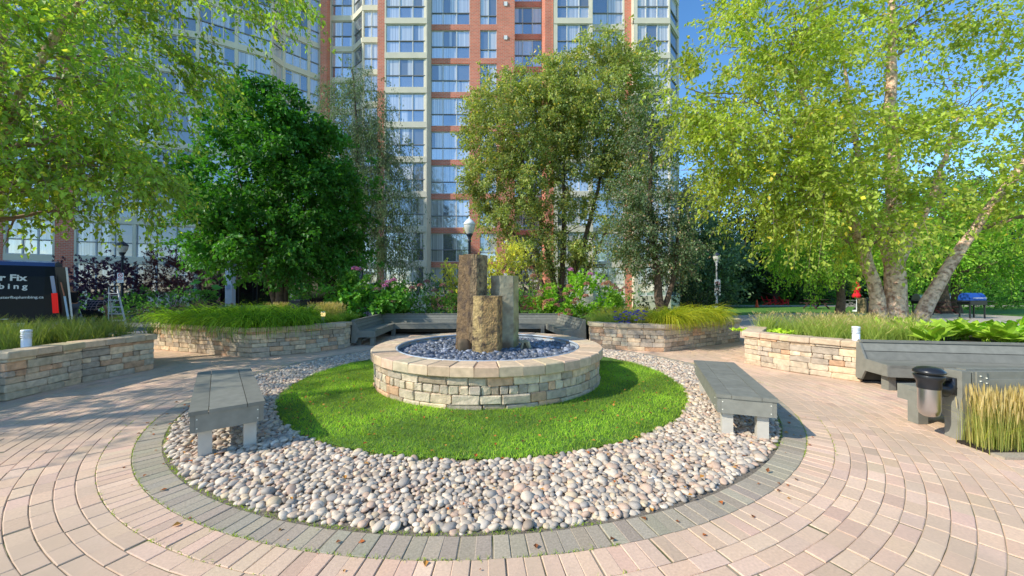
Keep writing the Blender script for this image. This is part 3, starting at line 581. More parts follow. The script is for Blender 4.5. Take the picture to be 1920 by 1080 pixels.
# entrance canopy
cn=empty('entrance_canopy',(-19.5,25,0),'dark flat entrance canopy with a white post under the left wing','canopy')
mb=MB();mb.prism([(-22.7,23.6),(-13.6,26.0),(-13.6,29.5),(-22.6,26.3)],3.05,3.35);part(mb,'slab',M('canopy_grey',(.16,.16,.17),rough=.7),cn)
mb=MB();mb.prism([(-22.9,23.2),(-13.2,25.7),(-13.2,31),(-22.8,26.2)],0,.42);part(mb,'platform',m_asph,cn)
mb=MB();mb.box((X(432,24.6),24.6,1.75),(.45,.35,2.6));part(mb,'post',m_white,cn)
mb=MB();mb.box((X(432,24.6)-.0,24.40,1.75),(.28,.02,.32));part(mb,'notice',M('notice_blue',(.45,.5,.6)),cn)
mb=MB();mb.add([(-22.5,26.2,.42),(-13.7,29.3,.42),(-13.7,29.3,3.05),(-22.5,26.2,3.05)],[[0,1,2,3]])
part(mb,'glass_doors',M('dark_glass',(.012,.012,.012),rough=.05,spec=.9),cn)
mb=MB()
for t in np.linspace(0,1,9): mb.box((-22.5+8.8*t,26.15+3.1*t,1.75),(.08,.08,2.6),rz=.34)
for z in(2.5,): mb.bar((-22.5,26.15,z),(-13.7,29.25,z),.07,.07)
part(mb,'door_frame',m_black,cn)
# ------------------------------------------------------------------ trees
def path(p0,p1,k=7,wob=.06,sag=0):
    p0=A(p0,float);p1=A(p1,float);t=np.linspace(0,1,k)[:,None];L=np.linalg.norm(p1-p0);w_=rng.normal(0,wob*L/2,(k,3))*np.sin(t*pi);w_[:,2]*=.6
    return p0+(p1-p0)*t+w_+A([0,0,1])*(sag*L*np.sin(t*pi))
def interp(P,k):
    P=A(P,float);s=np.r_[0,np.cumsum(np.linalg.norm(np.diff(P,axis=0),axis=1))];t=np.linspace(0,s[-1],k)
    Q=np.stack([np.interp(t,s,P[:,i]) for i in range(3)],1)
    for _ in range(2): Q[1:-1]=(Q[:-2]+2*Q[1:-1]+Q[2:])/4
    return Q
def tree(name,label,cat,base,stems,blobs,leaf,bark=m_bark,lsize=.08,per=26,slen=.8,up=.1,droop=.5,ldroop=.3,w=.55,outw=.7,limbs=3,clump=7,csd=.28,shell=.55,group=None,twigr=.0055,bright=.22,yel=.06,wobr=.05,colr=None,lim_r=.34,maxlimb=99,upb=.6,sides=10):
    rt=empty(name,tuple(base),label,cat,group);tr=MB();br=MB();cr=MB();SV=[];SR=[]
    for P,r0,r1 in stems:
        Q=interp(P,18);rr=np.linspace(r0,r1,18);rr=rr*(1+.25*np.exp(-np.arange(18)/1.3));Q[1:-1]+=rng.normal(0,r0*.10,(16,3));tr.tube(Q,rr,sides+4,wob=wobr);SV.append(Q);SR.append(rr)
    SVa=np.concatenate(SV);SRa=np.concatenate(SR)
    for (c,rad,ns) in blobs:
        c=A(c,float);rad=A(rad,float)
        for _ in range(limbs):
            t=c+rng.normal(0,.45,3)*rad*.8;dz=t[2]-SVa[:,2];dist=np.linalg.norm(SVa-t,axis=1)+np.where(dz<.15*np.linalg.norm(SVa[:,:2]-t[:2],axis=1),3.,0)
            i=int(np.argmin(dist));r=SRa[i]*lim_r;Q=path(SVa[i],t,9,.07,.05);br.tube(Q,np.linspace(r,max(.008,r*.15),9),7,wob=.05)
            for _s in range(3):
                k=int(rng.integers(3,8));e=Q[k]+nrm(rng.normal(0,1,3)+(Q[-1]-Q[0])*.6)*rng.uniform(.25,.6)*rad.mean();br.tube(path(Q[k],e,5,.08),np.linspace(max(.007,r*.35),.004,5),5)
        m=max(2,ns//clump);u=nrm(rng.normal(0,1,(m,3)));rd=shell+(1-shell)*rng.random((m,1))**.6;rd=np.where(rng.random((m,1))<.16,rng.uniform(.1,shell,(m,1)),rd);cc=c+u*rd*rad
        cb=rng.uniform(1-bright,1+bright,m);ci=rng.integers(0,m,ns)
        O=cc[ci]+rng.normal(0,1,(ns,3))*csd*rad.mean()*A([1,1,.7]);out=nrm((O-c)/rad)
        D=nrm(out*outw+rng.normal(0,.6,(ns,3))+A([0,0,up]));L=slen*rng.uniform(.55,1.25,ns);K=5;t=np.linspace(0,1,K)
        Pth=O[:,None]+D[:,None]*(L[:,None]*t)[...,None]+A([0,0,-1])*(droop*L[:,None]*t**2)[...,None]
        br.twigs(Pth,twigr)
        tt=rng.uniform(.1,1.02,(ns,per));pos=O[:,None]+D[:,None]*(L[:,None]*tt)[...,None]+A([0,0,-1])*(droop*L[:,None]*tt**2)[...,None]
        pos=pos+rng.normal(0,lsize*.55,pos.shape);tan=D[:,None]-A([0,0,1])*(2*droop*tt)[...,None]
        dr=nrm(tan*.5+rng.normal(0,.7,pos.shape)-A([0,0,ldroop]));n=ns*per
        col=np.ones((n,3))*(cb[ci].repeat(per)[:,None])*rng.uniform(.75,1.25,(n,1))
        if yel: col=np.where(rng.random((n,1))<yel,col*A([1.9,1.3,1.]),col)
        if colr is not None: col=np.where(rng.random((n,1))<colr[0],col*A(colr[1]),col)
        cr.leaves(pos.reshape(-1,3),dr.reshape(-1,3),lsize*rng.uniform(.65,1.25,n),w,.12,col,upb=upb)
    if tr.V: part(tr,'trunk',bark,rt,True)
    if br.V: part(br,'branches',m_twig if bark is not m_birch else M('birch_branch',(.30,.20,.145),rough=.85,var=.3,vs=9),rt,True)
    tag(part(cr,'crown',m_lf[leaf],rt),None);return rt
# left birch, trunk just outside the frame
tree('birch_tree','large birch with drooping yellow green branches filling the upper left corner','tree',(-9.9,6.6,.5),[([(-9.9,6.6,.5),(-9.8,6.6,3),(-9.5,6.7,6),(-9.4,6.6,10)],.19,.05),([(-9.9,6.6,.6),(-9.3,6.2,3),(-8.3,6.3,5.5),(-7.3,6.6,7.6)],.13,.03),([(-9.9,6.7,.6),(-10.6,7.3,4),(-11.5,7.5,8)],.12,.03)],
 [((-8.9,6.7,6.7),(2.2,2.2,1.9),250),((-8.5,7.0,5.0),(1.5,1.7,1.4),180),((-9.6,7.0,4.7),(1.9,1.9,1.5),230),((-6.4,6.9,7.9),(1.6,1.7,1.1),130),((-8.9,7.2,3.85),(1.6,1.5,.8),220),((-7.7,6.9,4.0),(.85,1.1,.6),60),((-10.6,7.2,7.4),(2,2,2),150),((-7.5,7.2,6.0),(1.1,1.2,1.1),100),((-5.2,7.1,7.75),(.8,.9,.55),40)],
 'birch',m_birch,lsize=.115,per=24,slen=.75,up=.05,droop=.5,ldroop=.45,limbs=4,clump=8,csd=.18,bright=.38,yel=.10)
tree('birch_tree','birch tree left of the camera that throws streaky shade over the paving','tree',(-12.0,1.6,0),[([(-12,1.6,0),(-11.9,1.6,4),(-11.6,1.6,9)],.2,.05)],
 [((-11.2,2.2,4.6),(2.0,1.6,1.0),110),((-12.2,3.0,6.0),(2.0,1.6,1.2),120),((-10.6,3.0,3.7),(1.2,1.2,.6),60),((-11.0,.6,3.4),(1.2,.7,.5),26)],'birch',m_birch,lsize=.09,per=26,slen=.9,droop=.6,limbs=3,csd=.18)
# dark round linden
tree('linden_tree','dense dark green rounded tree standing in front of the left wing','tree',(-9.1,14.2,.3),[([(-9.1,14.2,.3),(-9.05,14.2,2.5),(-9.1,14.2,8.5)],.17,.04),([(-9.1,14.25,.4),(-8.6,14.3,3),(-7.9,14.3,6)],.11,.03),([(-9.15,14.2,.4),(-9.7,14.1,3),(-10.6,14.0,6)],.11,.03)],
 [((-9.3,14.2,5.6),(2.85,2.5,2.6),900),((-9.1,14.2,3.2),(2.8,2.4,1.2),480),((-9.4,14.2,8.0),(1.7,1.6,1.4),320),((-10.9,14.0,4.4),(1.3,1.5,1.3),220),((-7.3,14.1,4.6),(1.2,1.5,1.6),180),((-8.0,13.9,7.0),(1.3,1.2,1.2),90),((-10.8,14,2.9),(1.0,1.2,.6),50)],
 'dark',m_bark,lsize=.155,per=30,slen=.52,up=.1,droop=.35,ldroop=.45,w=.72,limbs=3,clump=9,csd=.16,shell=.72,yel=.015,bright=.3)
tree('weeping_tree','tall thin weeping tree with grey green foliage before the tower corner','tree',(-9.6,21,0),[([(-9.6,21,0),(-9.3,21,5),(-8.9,21,10),(-9.3,21,14.4)],.17,.03),([(-9.5,21,2),(-8.2,21,6),(-7.6,21,9)],.09,.02)],
 [((-9.0,21,12.4),(1.3,1.3,1.9),220),((-8.0,21,9.3),(1.2,1.2,2.0),220),((-9.6,21,9.6),(1.1,1.1,2),170),((-7.4,21,6.6),(1.2,1.1,1.8),220),((-9.3,21,6.4),(1.2,1.1,2),160),((-7.1,21,4.1),(1.0,1,1.0),120)],
 'grey',m_bark,lsize=.15,per=38,slen=1.5,up=-.1,droop=1.3,ldroop=1.0,w=.32,outw=.4,limbs=3,clump=6,csd=.3,yel=.02)
# olive multi-stem pair
sb=(2.4,18.2,.2)
tree('multi_stem_tree','wide olive green multi stemmed tree before the centre of the tower','tree',sb,[([sb,(1.9,18.2,3),(1.0,18,6.5),(.2,18,9)],.17,.03),([sb,(2.6,18.2,4),(2.6,18.2,8),(3,18.2,11.5)],.16,.03),([sb,(3.3,18.1,3),(4.3,18,6.5),(4.8,18,10)],.16,.03),([sb,(1.2,17.9,2.5),(-.6,17.9,5.5)],.12,.03),([sb,(3.8,18.3,2.5),(5.2,18.2,5.5)],.11,.03)],
 [((.4,18,9.6),(2.5,2,2.4),900),((4.4,18,11.1),(2.5,2,2.4),900),((2.3,18,11.0),(1.8,1.6,1.6),330),((-.3,18,6.9),(1.7,1.7,1.7),380),((.2,17.8,4.7),(1.3,1.3,1.2),80),((5.9,18,8.3),(1.7,1.6,2.0),380),((2.8,18,7.2),(2.2,1.6,1.5),220),((2.7,18.2,4.8),(2.1,1.4,1.3),110),((-1.2,18,5.4),(.8,.9,.9),45),((4.8,18,4.5),(1.6,1.4,1.8),120),((3.8,17.8,2.9),(2.0,1.2,1.0),80),((1.0,17.8,3.2),(1.2,1.2,.9),45)],
 'olive',m_bark,lsize=.145,per=30,slen=.75,up=.25,droop=.35,ldroop=.2,limbs=4,clump=8,csd=.17,shell=.6,colr=(.12,(1.7,1.35,1.6)),lim_r=.5,bright=.3)
tree('multi_stem_tree','darker narrow tree with forked trunk behind the right stone planter','tree',(6.35,15.5,.2),[([(6.35,15.5,.2),(6.2,15.5,2),(5.9,15.5,5),(6,15.5,9)],.17,.04),([(6.4,15.5,.3),(6.9,15.5,2),(7.2,15.5,5)],.13,.03)],
 [((6.1,15.5,8.2),(1.3,1.2,1.9),200),((6.2,15.5,5.6),(1.6,1.3,1.9),300),((5.4,15.4,3.7),(1.2,1.2,1.3),170),((7.2,15.5,3.5),(1.1,1.1,1.2),150),((6.4,15.4,2.7),(1.7,1.1,.6),120)],
 'grey',m_bark,lsize=.12,per=28,slen=.7,droop=.5,ldroop=.4,limbs=3,clump=8,csd=.17,colr=(.15,(2.2,1.3,2)))
# river birch on the right
b0=(9.75,9.4,.5)
tree('river_birch','big yellow green river birch with peeling pale trunks in the right planter','tree',b0,
 [([(9.95,9.4,.45),(9.95,9.4,2.2),(9.9,9.4,4.5),(9.85,9.4,7),(10.0,9.4,10.5)],.205,.045),([(9.6,9.4,.45),(9.35,9.4,1.8),(8.9,9.4,3.2),(8.1,9.4,5.0),(7.2,9.3,7.4)],.165,.03),
  ([(10.35,9.35,.4),(10.9,9.3,1.7),(11.9,9.2,3.3),(13.0,9.1,4.9),(14.2,9,6.6)],.155,.035),([(9.9,9.4,.9),(9.8,9.5,2.6),(9.3,9.6,4.2),(8.9,9.7,7.8)],.12,.03),([(10.05,9.4,2.3),(10.9,9.5,3.6),(11.9,9.6,6.2)],.10,.03)],
 [((6.4,9.0,6.0),(1.9,1.9,1.4),230),((7.6,9.2,7.9),(2.2,2.1,1.4),200),((5.9,9.1,7.9),(1.3,1.4,.9),70),((7.4,9.3,4.8),(2.0,1.9,1.1),290),((6.7,9.0,4.15),(1.4,1.4,.7),150),((8.2,8.9,3.25),(1.8,1.5,.7),150),((10.2,9.2,8.2),(2.3,2,1.5),150),((12.6,9.2,9.2),(2,1.8,1.2),80),((9.6,9.9,5.7),(1.9,1.5,.8),120),((12.3,9.2,7.2),(2.0,1.8,1.6),110),((12.6,8.9,4.7),(1.9,1.7,1.0),120),((13.8,8.8,3.8),(1.4,1.5,.8),80),((4.9,9,5.0),(.9,1.1,.8),70),((4.5,9,6.4),(.9,1,.9),80),((11.5,9.3,5.9),(1.6,1.4,.8),50),((14.4,9,6),(1.5,1.5,1.4),80)],
 'yellow',m_birch,lsize=.118,per=28,slen=.85,up=.05,droop=.38,ldroop=.4,limbs=4,clump=8,csd=.17,bright=.25,yel=.03,wobr=.07,lim_r=.3)
# mid-ground and far trees on the right
def simple_tree(name,label,x,y,h,tr,blobs,leaf,ls,ns,grp=None,**k):
    st=[([(x,y,-.05),(x+.1,y,h*.35),(x,y,h*.8)],tr,tr*.3)]
    return tree(name,label,'tree',(x,y,0),st,[((x+a*h,y+b*h,c*h),(d*h,d*h,e*h),int(ns*q)) for a,b,c,d,e,q in blobs],leaf,m_bark,lsize=ls,group=grp,slen=ls*6,twigr=.01,limbs=2,clump=8,csd=.2,**k)
simple_tree('maple_tree','bright green tree with a slim straight trunk beside the red parasol',19.0,21.0,9.5,.22,[(0,0,.50,.28,.2,1),(-.25,-.05,.42,.2,.13,.8),(-.05,0,.34,.3,.08,.7),(.2,0,.45,.22,.15,.7)],'locust',.17,260,per=24,droop=.5)
simple_tree('maple_tree','green tree with thick dark trunk beside the barbecue grills',29.0,24.5,12,.38,[(0,0,.52,.27,.2,1),(-.2,-.05,.38,.2,.11,.7),(.2,0,.40,.22,.14,.8),(0,-.05,.30,.25,.06,.5)],'locust',.19,290,per=24,droop=.5)
simple_tree('maple_tree','second dark trunked tree just right of the thick one by the grills',31.2,25.5,11,.27,[(.12,0,.5,.27,.2,1),(.3,-.05,.36,.2,.12,.7)],'locust',.19,240,per=24,droop=.5)
far=[(19.5,40,13),(24,46,17),(32,44,17),(40,48,18),(47,45,17),(56,47,18),(66,48,18),(28,60,20),(60,42,15),(17.5,36,9)]
for i,(x,y,h) in enumerate(far):
    simple_tree('forest_tree','tall dark green tree in the row behind the lawn on the right',x,y,h,.35,[(0,0,.60,.30,.34,1),(-.17,-.03,.36,.24,.2,.6),(.17,0,.34,.24,.2,.6),(0,0,.16,.28,.12,.5)],'forest' if i%3 else 'grey',.36,210,grp='dark trees behind the lawn',per=26,droop=.3,up=.3,colr=(.1,(2.,1.9,1.5)),upb=.5)

mb=MB();n=26000;x=rng.uniform(8,110,n);y=rng.uniform(53,60,n)-(x-8)*.03;z=rng.random(n)**.8*(7+2*np.sin(x*.4))
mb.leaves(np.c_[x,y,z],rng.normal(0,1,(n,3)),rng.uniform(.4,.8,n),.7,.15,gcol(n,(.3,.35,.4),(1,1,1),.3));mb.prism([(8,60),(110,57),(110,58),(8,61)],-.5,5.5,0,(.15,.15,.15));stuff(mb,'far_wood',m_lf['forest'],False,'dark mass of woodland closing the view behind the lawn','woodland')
# ------------------------------------------------------------------ shrubs, grasses and flowers
def shrub(name,label,c,blobs,leaf,ls,w=.6,heads=None,cat='shrub',group=None,per=8,up=.5,colr=None,upb=.6,bright=.3,stems=10,spread=.5,yel=.03,clump=10,csd=.16,shell=.8):
    rt=empty(name,tuple(c),label,cat,group);c=A(c,float);st=MB();lf=MB()
    for _ in range(stems):
        b=blobs[int(rng.integers(0,len(blobs)))];t=A(b[0])+rng.normal(0,.4,3)*A(b[1]);st.tube(path(c+A([rng.normal(0,.03),rng.normal(0,.03),0]),t,6,.08),np.linspace(.014,.005,6),5)
    for bc,rad,n in blobs:
        bc=A(bc,float);rad=A(rad,float);m=max(3,n//clump);u=nrm(rng.normal(0,1,(m,3)));rd=np.where(rng.random((m,1))<.2,rng.uniform(.3,.8,(m,1)),rng.uniform(shell,1.05,(m,1)));cc=bc+u*rad*rd
        ci=rng.integers(0,m,n);O=cc[ci]+rng.normal(0,1,(n,3))*csd*rad.mean();out=nrm((O-bc)/rad);cb=rng.uniform(1-bright,1+bright,m)
        D=nrm(out*.6+rng.normal(0,.5,(n,3))+A([0,0,up]));P=np.repeat(O,per,0)+np.repeat(D,per,0)*rng.uniform(0,.25,(n*per,1))*ls*6
        dd=nrm(np.repeat(D,per,0)*.5+rng.normal(0,.7,(n*per,3)));k=P[:,2]>c[2]-.02
        col=np.ones((n*per,3))*cb[ci].repeat(per)[:,None]*rng.uniform(.75,1.25,(n*per,1));col=np.where(rng.random((n*per,1))<yel,col*A([2,1.4,1]),col)
        if colr is not None: col=np.where(rng.random((n*per,1))<colr[0],col*A(colr[1]),col)
        lf.leaves(P[k],dd[k],ls*rng.uniform(.6,1.25,k.sum()),w,.12,col[k],upb=upb)
    part(st,'stems',m_twig,rt);part(lf,'foliage',m_lf[leaf],rt)
    for p,r,col in(heads or []):
        mb=MB();n=110;u=nrm(rng.normal(0,1,(n,3)));u[:,2]=np.abs(u[:,2])*1.0-.25;P=A(p)+u*r*A([1,1,.8]);t=nrm(np.cross(u,rng.normal(0,1,(n,3))))
        mb.leaves(P,nrm(t+u*.25),np.full(n,r*.42),.95,.1,A(col)*rng.uniform(.75,1.2,(n,1)),upb=.5);part(mb,'flower_head',m_flower,rt)
    return rt
PK=(.62,.22,.42);PB=(.50,.24,.15);PL=(.55,.36,.27)
def heads(lst,d,r,col): return [((X(px,dd),dd,Zh(py,dd)),r*rr,c) for px,py,dd,rr,c in [(q+(d,1,col))[:2]+((q[2] if len(q)>2 else d),1,(q[3] if len(q)>3 else col)) for q in lst]]
shrub('hydrangea_bush','broad green hydrangea left of the corner bench with a few pink heads',(-5.3,13.3,.35),[((-5.3,13.3,1.1),(1.35,.9,.85),360),((-4.5,13.2,.95),(.9,.8,.7),200),((-6.3,13.3,.9),(.9,.8,.65),200)],'bush',.165,.75,
 heads(((672,505),(665,503),(728,529),(738,525),(722,536),(706,542,12.4,PL),(671,577,12.6,PB),(735,565,12.4,PL)),12.6,.10,PK),per=8,upb=.75,csd=.12)
shrub('hydrangea_bush','tall sunlit hydrangea right of the corner bench with faded peach heads',(2.0,13.6,.35),[((2.2,13.6,1.15),(1.2,.9,.9),340),((1.5,13.4,.95),(.8,.8,.7),170),((3.1,13.5,1.0),(.85,.8,.7),190)],'locust',.125,.7,
 heads(((1070,506,13.0,PK),(1107,514,13.0,PK),(1000,517,13.0,PB),(1029,541),(1067,537),(1072,546),(1026,565),(1034,563),(1100,532),(1044,572),(1064,582),(1075,568),(1080,562),(1052,590),(1098,555),(1133,533),(1140,530),(1014,547),(1012,553,12.8,PL),(1060,552),(1056,596),(1068,590)),12.55,.10,PB),per=8,upb=.7,csd=.12)
shrub('spirea_shrub','dull pink topped spirea hedge behind the left half of the corner bench',(-3.0,13.9,.3),[((-3.6,13.9,.9),(.8,.6,.55),240),((-2.5,13.9,.95),(.8,.6,.6),260),((-1.5,13.9,.85),(.8,.6,.55),220)],'bush',.06,.5,
 heads(((772,540),(788,535),(800,528),(815,545),(830,535),(760,548),(745,545),(845,548)),13.4,.10,(.34,.16,.16)),per=14,colr=(.25,(1.9,.8,1.6)))
shrub('spirea_shrub','dark spirea shrub behind the right half of the corner bench',(.6,13.9,.3),[((.2,13.9,.95),(1.1,.6,.65),320),((1.1,13.9,.8),(.6,.5,.5),130)],'bush',.06,.5,None,per=14,colr=(.15,(1.6,.8,1.5)))
shrub('spirea_shrub','small pink brown spirea between the right hydrangea and the tower',(4.6,15.0,.2),[((4.3,15,1.0),(.75,.5,.6),180),((5.0,15,.8),(.5,.5,.5),110)],'bush',.06,.5,heads(((1148,535),(1155,540),(1163,545),(1172,540),(1182,547)),14.5,.10,(.45,.22,.18)),per=14,colr=(.2,(2,.9,1.6)))
shrub('golden_shrub','yellow leaved upright shrub behind the tallest fountain column',(-1.6,14.8,.3),[((-1.6,14.8,1.9),(1.0,.7,.9),330),((-2.5,14.7,1.6),(.6,.5,.8),190),((-.3,14.9,2.3),(.9,.6,.95),380),((.2,14.9,2.9),(.5,.4,.5),130),((-2.7,14.6,2.4),(.25,.3,.4),40)],'lime',.075,.5,None,per=12,stems=26,up=.8,shell=.4,csd=.28)
shrub('grey_green_shrub','small pale green tree foliage left of the multi stemmed tree',(.3,16.6,.2),[((.3,16.6,3.3),(.65,.5,.75),150),((.2,16.6,2.0),(1.1,.6,1.0),220)],'olive',.085,.6,None,per=12,colr=(.5,(2,1.7,2.2)),stems=14)
shrub('dark_shrub','dark round bush behind the spirea hedge under the tower windows',(-4.4,17.5,0),[((-4.6,17.5,1.2),(1.0,.8,1.0),240),((-3.2,17.5,1.1),(.9,.8,.9),200)],'dark',.08,.5,None,per=12)
shrub('purple_shrub','low dark purple leaved shrub left of the left lamp post',(-22.6,20.4,0),[((-22.6,20.4,1.7),(1.9,1,1.5),620),((-21,20.2,1.5),(1.3,1,1.3),320),((-24.6,20.4,1.7),(1.5,1,1.6),320)],'purple',.09,.6,None,per=20)
shrub('japanese_maple','layered dark red japanese maple right of the left lamp post',(-19.3,21,0),[((-19.6,21,3.5),(1.0,.9,.35),160),((-19.6,21,2.85),(1.5,1.2,.35),300),((-19.3,21,2.2),(1.8,1.2,.35),360),((-19.9,21,1.6),(1.6,1.1,.35),260)],'maple',.10,.45,None,cat='small tree',per=12,stems=26,up=.1,upb=.85)
shrub('round_bush','green bush under the japanese maple in front of the wing',(-18.0,18.8,0),[((-18.6,18.8,.75),(1.4,.9,.8),300),((-16.9,18.8,.7),(1.2,.9,.7),240)],'bush',.08,.5,None,per=12)
shrub('clipped_hedge','low dark brownish clipped hedge behind the stepladder',(-15.0,17.2,0),[((-16,17.2,.4),(1.5,.6,.5),300),((-14,17.2,.4),(1.3,.6,.45),260)],'purple',.055,.5,None,cat='hedge',per=14,colr=(.5,(1.0,2.4,.5)),shell=.9)
shrub('clipped_hedge','dark green hedge strip behind the crouching worker',(-20,17.6,0),[((-20.2,17.6,.6),(1.9,.7,.75),380),((-17.8,17.3,.5),(1.2,.6,.6),240)],'bush',.06,.5,None,cat='hedge',per=13)
for cx,cy,r,h in((33.5,42,2.2,1.7),(37,43,1.8,1.5),(35,31,2.2,2.2),(38.5,30,2.4,2.6),(42,31,2.6,2.4),(46,32,3,3)):
    shrub('round_bush','loose green bush on the far edge of the barbecue lawn',(cx,cy,-.05),[((cx,cy,h*.5),(r,1.1,h*.55),300)],'bush' if cx>33 else 'forest',.17,.5,None,group='bushes on the far edge of the lawn',per=9,stems=5)
shrub('dark_shrub','dark bushy undergrowth below the forked trunk tree at right',(9.5,19.5,0),[((8.6,19.5,1.2),(1.5,1,1.3),330),((10.9,21,1.5),(1.6,1,1.7),330)],'forest',.12,.5,None,per=10)
def grassclump(name,label,pts,L,lean,wd,c1,c2,n,bend,group=None,azc=None,cat='ornamental grass',zs=None,t0=.05,k=6,seedhead=None):
    pts=A(pts,float);c=pts.mean(0);rt=empty(name,tuple(c),label,cat,group);mb=MB();B=pts[rng.integers(0,len(pts),n)]+rng.normal(0,1,(n,3))*A([.06,.06,.0])
    az=None if azc is None else azc+rng.normal(0,.9,n)
    P=blades(mb,B,rng.uniform(L*.55,L*1.1,n),lean,rng.uniform(wd*.6,wd*1.2,n),gcol(n,c1,c2,.25),k=k,az=az,bend=rng.uniform(bend*.5,bend*1.25,n),t0=t0)
    o=part(mb,'blades',m_grassb,rt)
    if seedhead:
        mb=MB();q=rng.random(n)<seedhead[0];T=P[q];m=len(T);e=T[:,-1];d=nrm(T[:,-1]-T[:,-3]);pp=np.stack([e-d*.02,e+d*seedhead[1]*.5,e+d*seedhead[1]],1)
        mb.strips(pp,np.tile([.004,.009,.002],(m,1)),gcol(m,(1.6,.72,3),(2.4,1.15,7.5)));part(mb,'seed_heads',m_grassb,rt)
    return rt
def area(x0,x1,y0,y1,z,n): return np.c_[rng.uniform(x0,x1,n),rng.uniform(y0,y1,n),np.full(n,z)]
G1,G2=(.75,.75,1),(1.3,1.0,1.2)
# left planter
grassclump('tufted_grass','upright olive green grass filling the left stone planter',np.r_[area(-11.5,-7.3,6.6,7.7,.54,40),area(-10.5,-7.35,5.2,6.7,.54,60)],.50,.5,.010,(.28,.32,1),(.85,.58,1.8),7500,.5)
# arching hakone grass
pt=[];
for t in np.linspace(0,1,22): pt.append((-8.9+t*3.0,9.42-t*1.1,.58));pt.append((-8.7+t*3.1,10.0-t*1.0,.58))
for t in np.linspace(0,1,7): pt.append((-5.85+t*.8,8.38+t*.58,.56))
for _ in range(30): pt.append((rng.uniform(-8.8,-5.6),rng.uniform(9.6,10.8),.62))
grassclump('hakone_grass','mounded dark green arching grass spilling over the planter left of the corner bench',pt,1.05,.45,.024,(.22,.34,.5),(1.15,1.1,.9),5600,2.25,azc=-pi/2+.45,t0=.3)
pt=[(2.0+X(0,0)*0+x+4,y,.56) for x,y in zip(rng.uniform(-1.8,-.1,40),rng.uniform(9.25,10.9,40))]
pt=[(3.75+t*2.1+rng.normal(0,.08),9.08+t*1.28+rng.uniform(0,.6),.56) for t in rng.random(46)]
grassclump('hakone_grass','golden lime arching grass spilling over the planter right of the fountain',pt,.98,.4,.021,(.7,.65,.7),(2.1,1.15,1.0),5000,2.25,azc=-pi/2+.1,t0=.25)
grassclump('tufted_grass','short tan green tufts between right hydrangea and golden grass',area(2.5,4.3,10.6,11.8,.54,22),.5,.4,.008,(1.1,.75,1),(1.9,.9,1.6),2600,.4)
for i,(px,py,d) in enumerate(((522,600,11.3),(604,598,11.6),(628,598,11.6))):
    x=X(px,d);grassclump('feather_grass',('tan green feather grass tuft below the linden trunk','pale feather grass tuft left of the small bollard light','pale feather grass tuft right behind the small bollard light')[i],area(x-.22,x+.22,d-.15,d+.15,.42,12),.62,.2,.008,(.6,.5,1.5),(1.3,.8,3.5),1300,.10,seedhead=(.5,.08))
grassclump('tufted_grass','dark green filler grass in the planter left of the corner bench',area(-8.2,-4.9,10.3,11.8,.54,40),.36,.6,.011,(.3,.4,.6),(.6,.65,.9),3800,.9)
# right planter reeds and reeds in front of the bench
pt=np.r_[area(5.9,9.2,8.0,9.0,.54,60),area(6.0,7.6,6.7,8.0,.54,50)]
grassclump('feather_grass','light green feathery grass filling the front of the river birch planter',pt,.46,.5,.008,(.75,.7,1.5),(1.6,1.05,3),7500,.5,seedhead=(.25,.06))
grassclump('feather_grass','straw coloured upright reed clump against the grey bench at the right edge',area(4.48,6.3,3.42,3.54,.0,70),.46,.08,.0055,(.7,.6,1.5),(1.9,.95,4),6500,.07,seedhead=(.5,.10),t0=.0)
rt_=[q for q in bpy.data.objects if q.get('label','').startswith('straw coloured')][0]
mb=MB();n=70;B=area(4.42,5.2,3.38,3.5,0.02,n);blades(mb,B,rng.uniform(.3,.6,n),.5,rng.uniform(.004,.007,n),gcol(n,(1,.75,1),(1.8,1,1.8)),k=6,az=rng.uniform(pi*.7,pi*1.6,n),bend=1.3);part(mb,'stray_blades',m_grassb,rt_)
mb=MB();mb.prism([(4.38,3.32),(7.5,3.32),(7.5,3.6),(4.40,3.6)],-.004,.022);struct(mb,'reed_bed_soil',m_soil)
mb=MB();
for x in np.arange(4.36,7.4,.2): mb.box((x+.1,3.27,.004),(.194,.10,.04))
struct(mb,'bed_edging',m_pgrey)
# broad leaved hostas
def hosta(name,label,pts,L,W,col1,col2,per,leaf='bush',group=None,cat='plant',zup=.0):
    pts=A(pts,float);c=pts.mean(0);rt=empty(name,tuple(c),label,cat,group);mb=MB();n=len(pts)*per;B=np.repeat(pts,per,0)+rng.normal(0,.03,(n,3))*A([1,1,0]);az=rng.random(n)*2*pi;LL=rng.uniform(.6,1.2,n)*L
    t=np.linspace(0,1,7);th=rng.uniform(.1,.7,n)[:,None]+rng.uniform(.8,1.7,n)[:,None]*t[None]**1.3;st=LL[:,None]/6
    dh=np.concatenate([np.zeros((n,1)),np.cumsum(np.sin(th[:,:-1])*st,1)],1);dz=np.concatenate([np.zeros((n,1)),np.cumsum(np.cos(th[:,:-1])*st,1)],1)
    P=np.stack([B[:,0,None]+dh*np.cos(az)[:,None],B[:,1,None]+dh*np.sin(az)[:,None],B[:,2,None]+dz],-1)
    prof=A([.06,.08,.3,.85,1.,.7,.05])*W;side=np.stack([-np.sin(az),np.cos(az),np.zeros(n)],1);wd=prof[None]*rng.uniform(.8,1.2,(n,1));col=gcol(n,col1,col2,.2)
    mid=P;T=nrm(np.gradient(P,axis=1));nr=np.cross(T,side[:,None]);lift=nr*(wd*.16)[...,None]
    for sg in(-1,1):
        V=np.stack([mid,mid+sg*side[:,None]*wd[...,None]/2-lift],2).reshape(-1,3);b=(np.arange(n)*14)[:,None]+(np.arange(6)*2)[None];mb.add(V,np.stack([b,b+1,b+3,b+2],-1).reshape(-1,4),0,np.repeat(col*(1+.06*sg),6,0))
    part(mb,'foliage',m_lf[leaf],rt,True);return rt
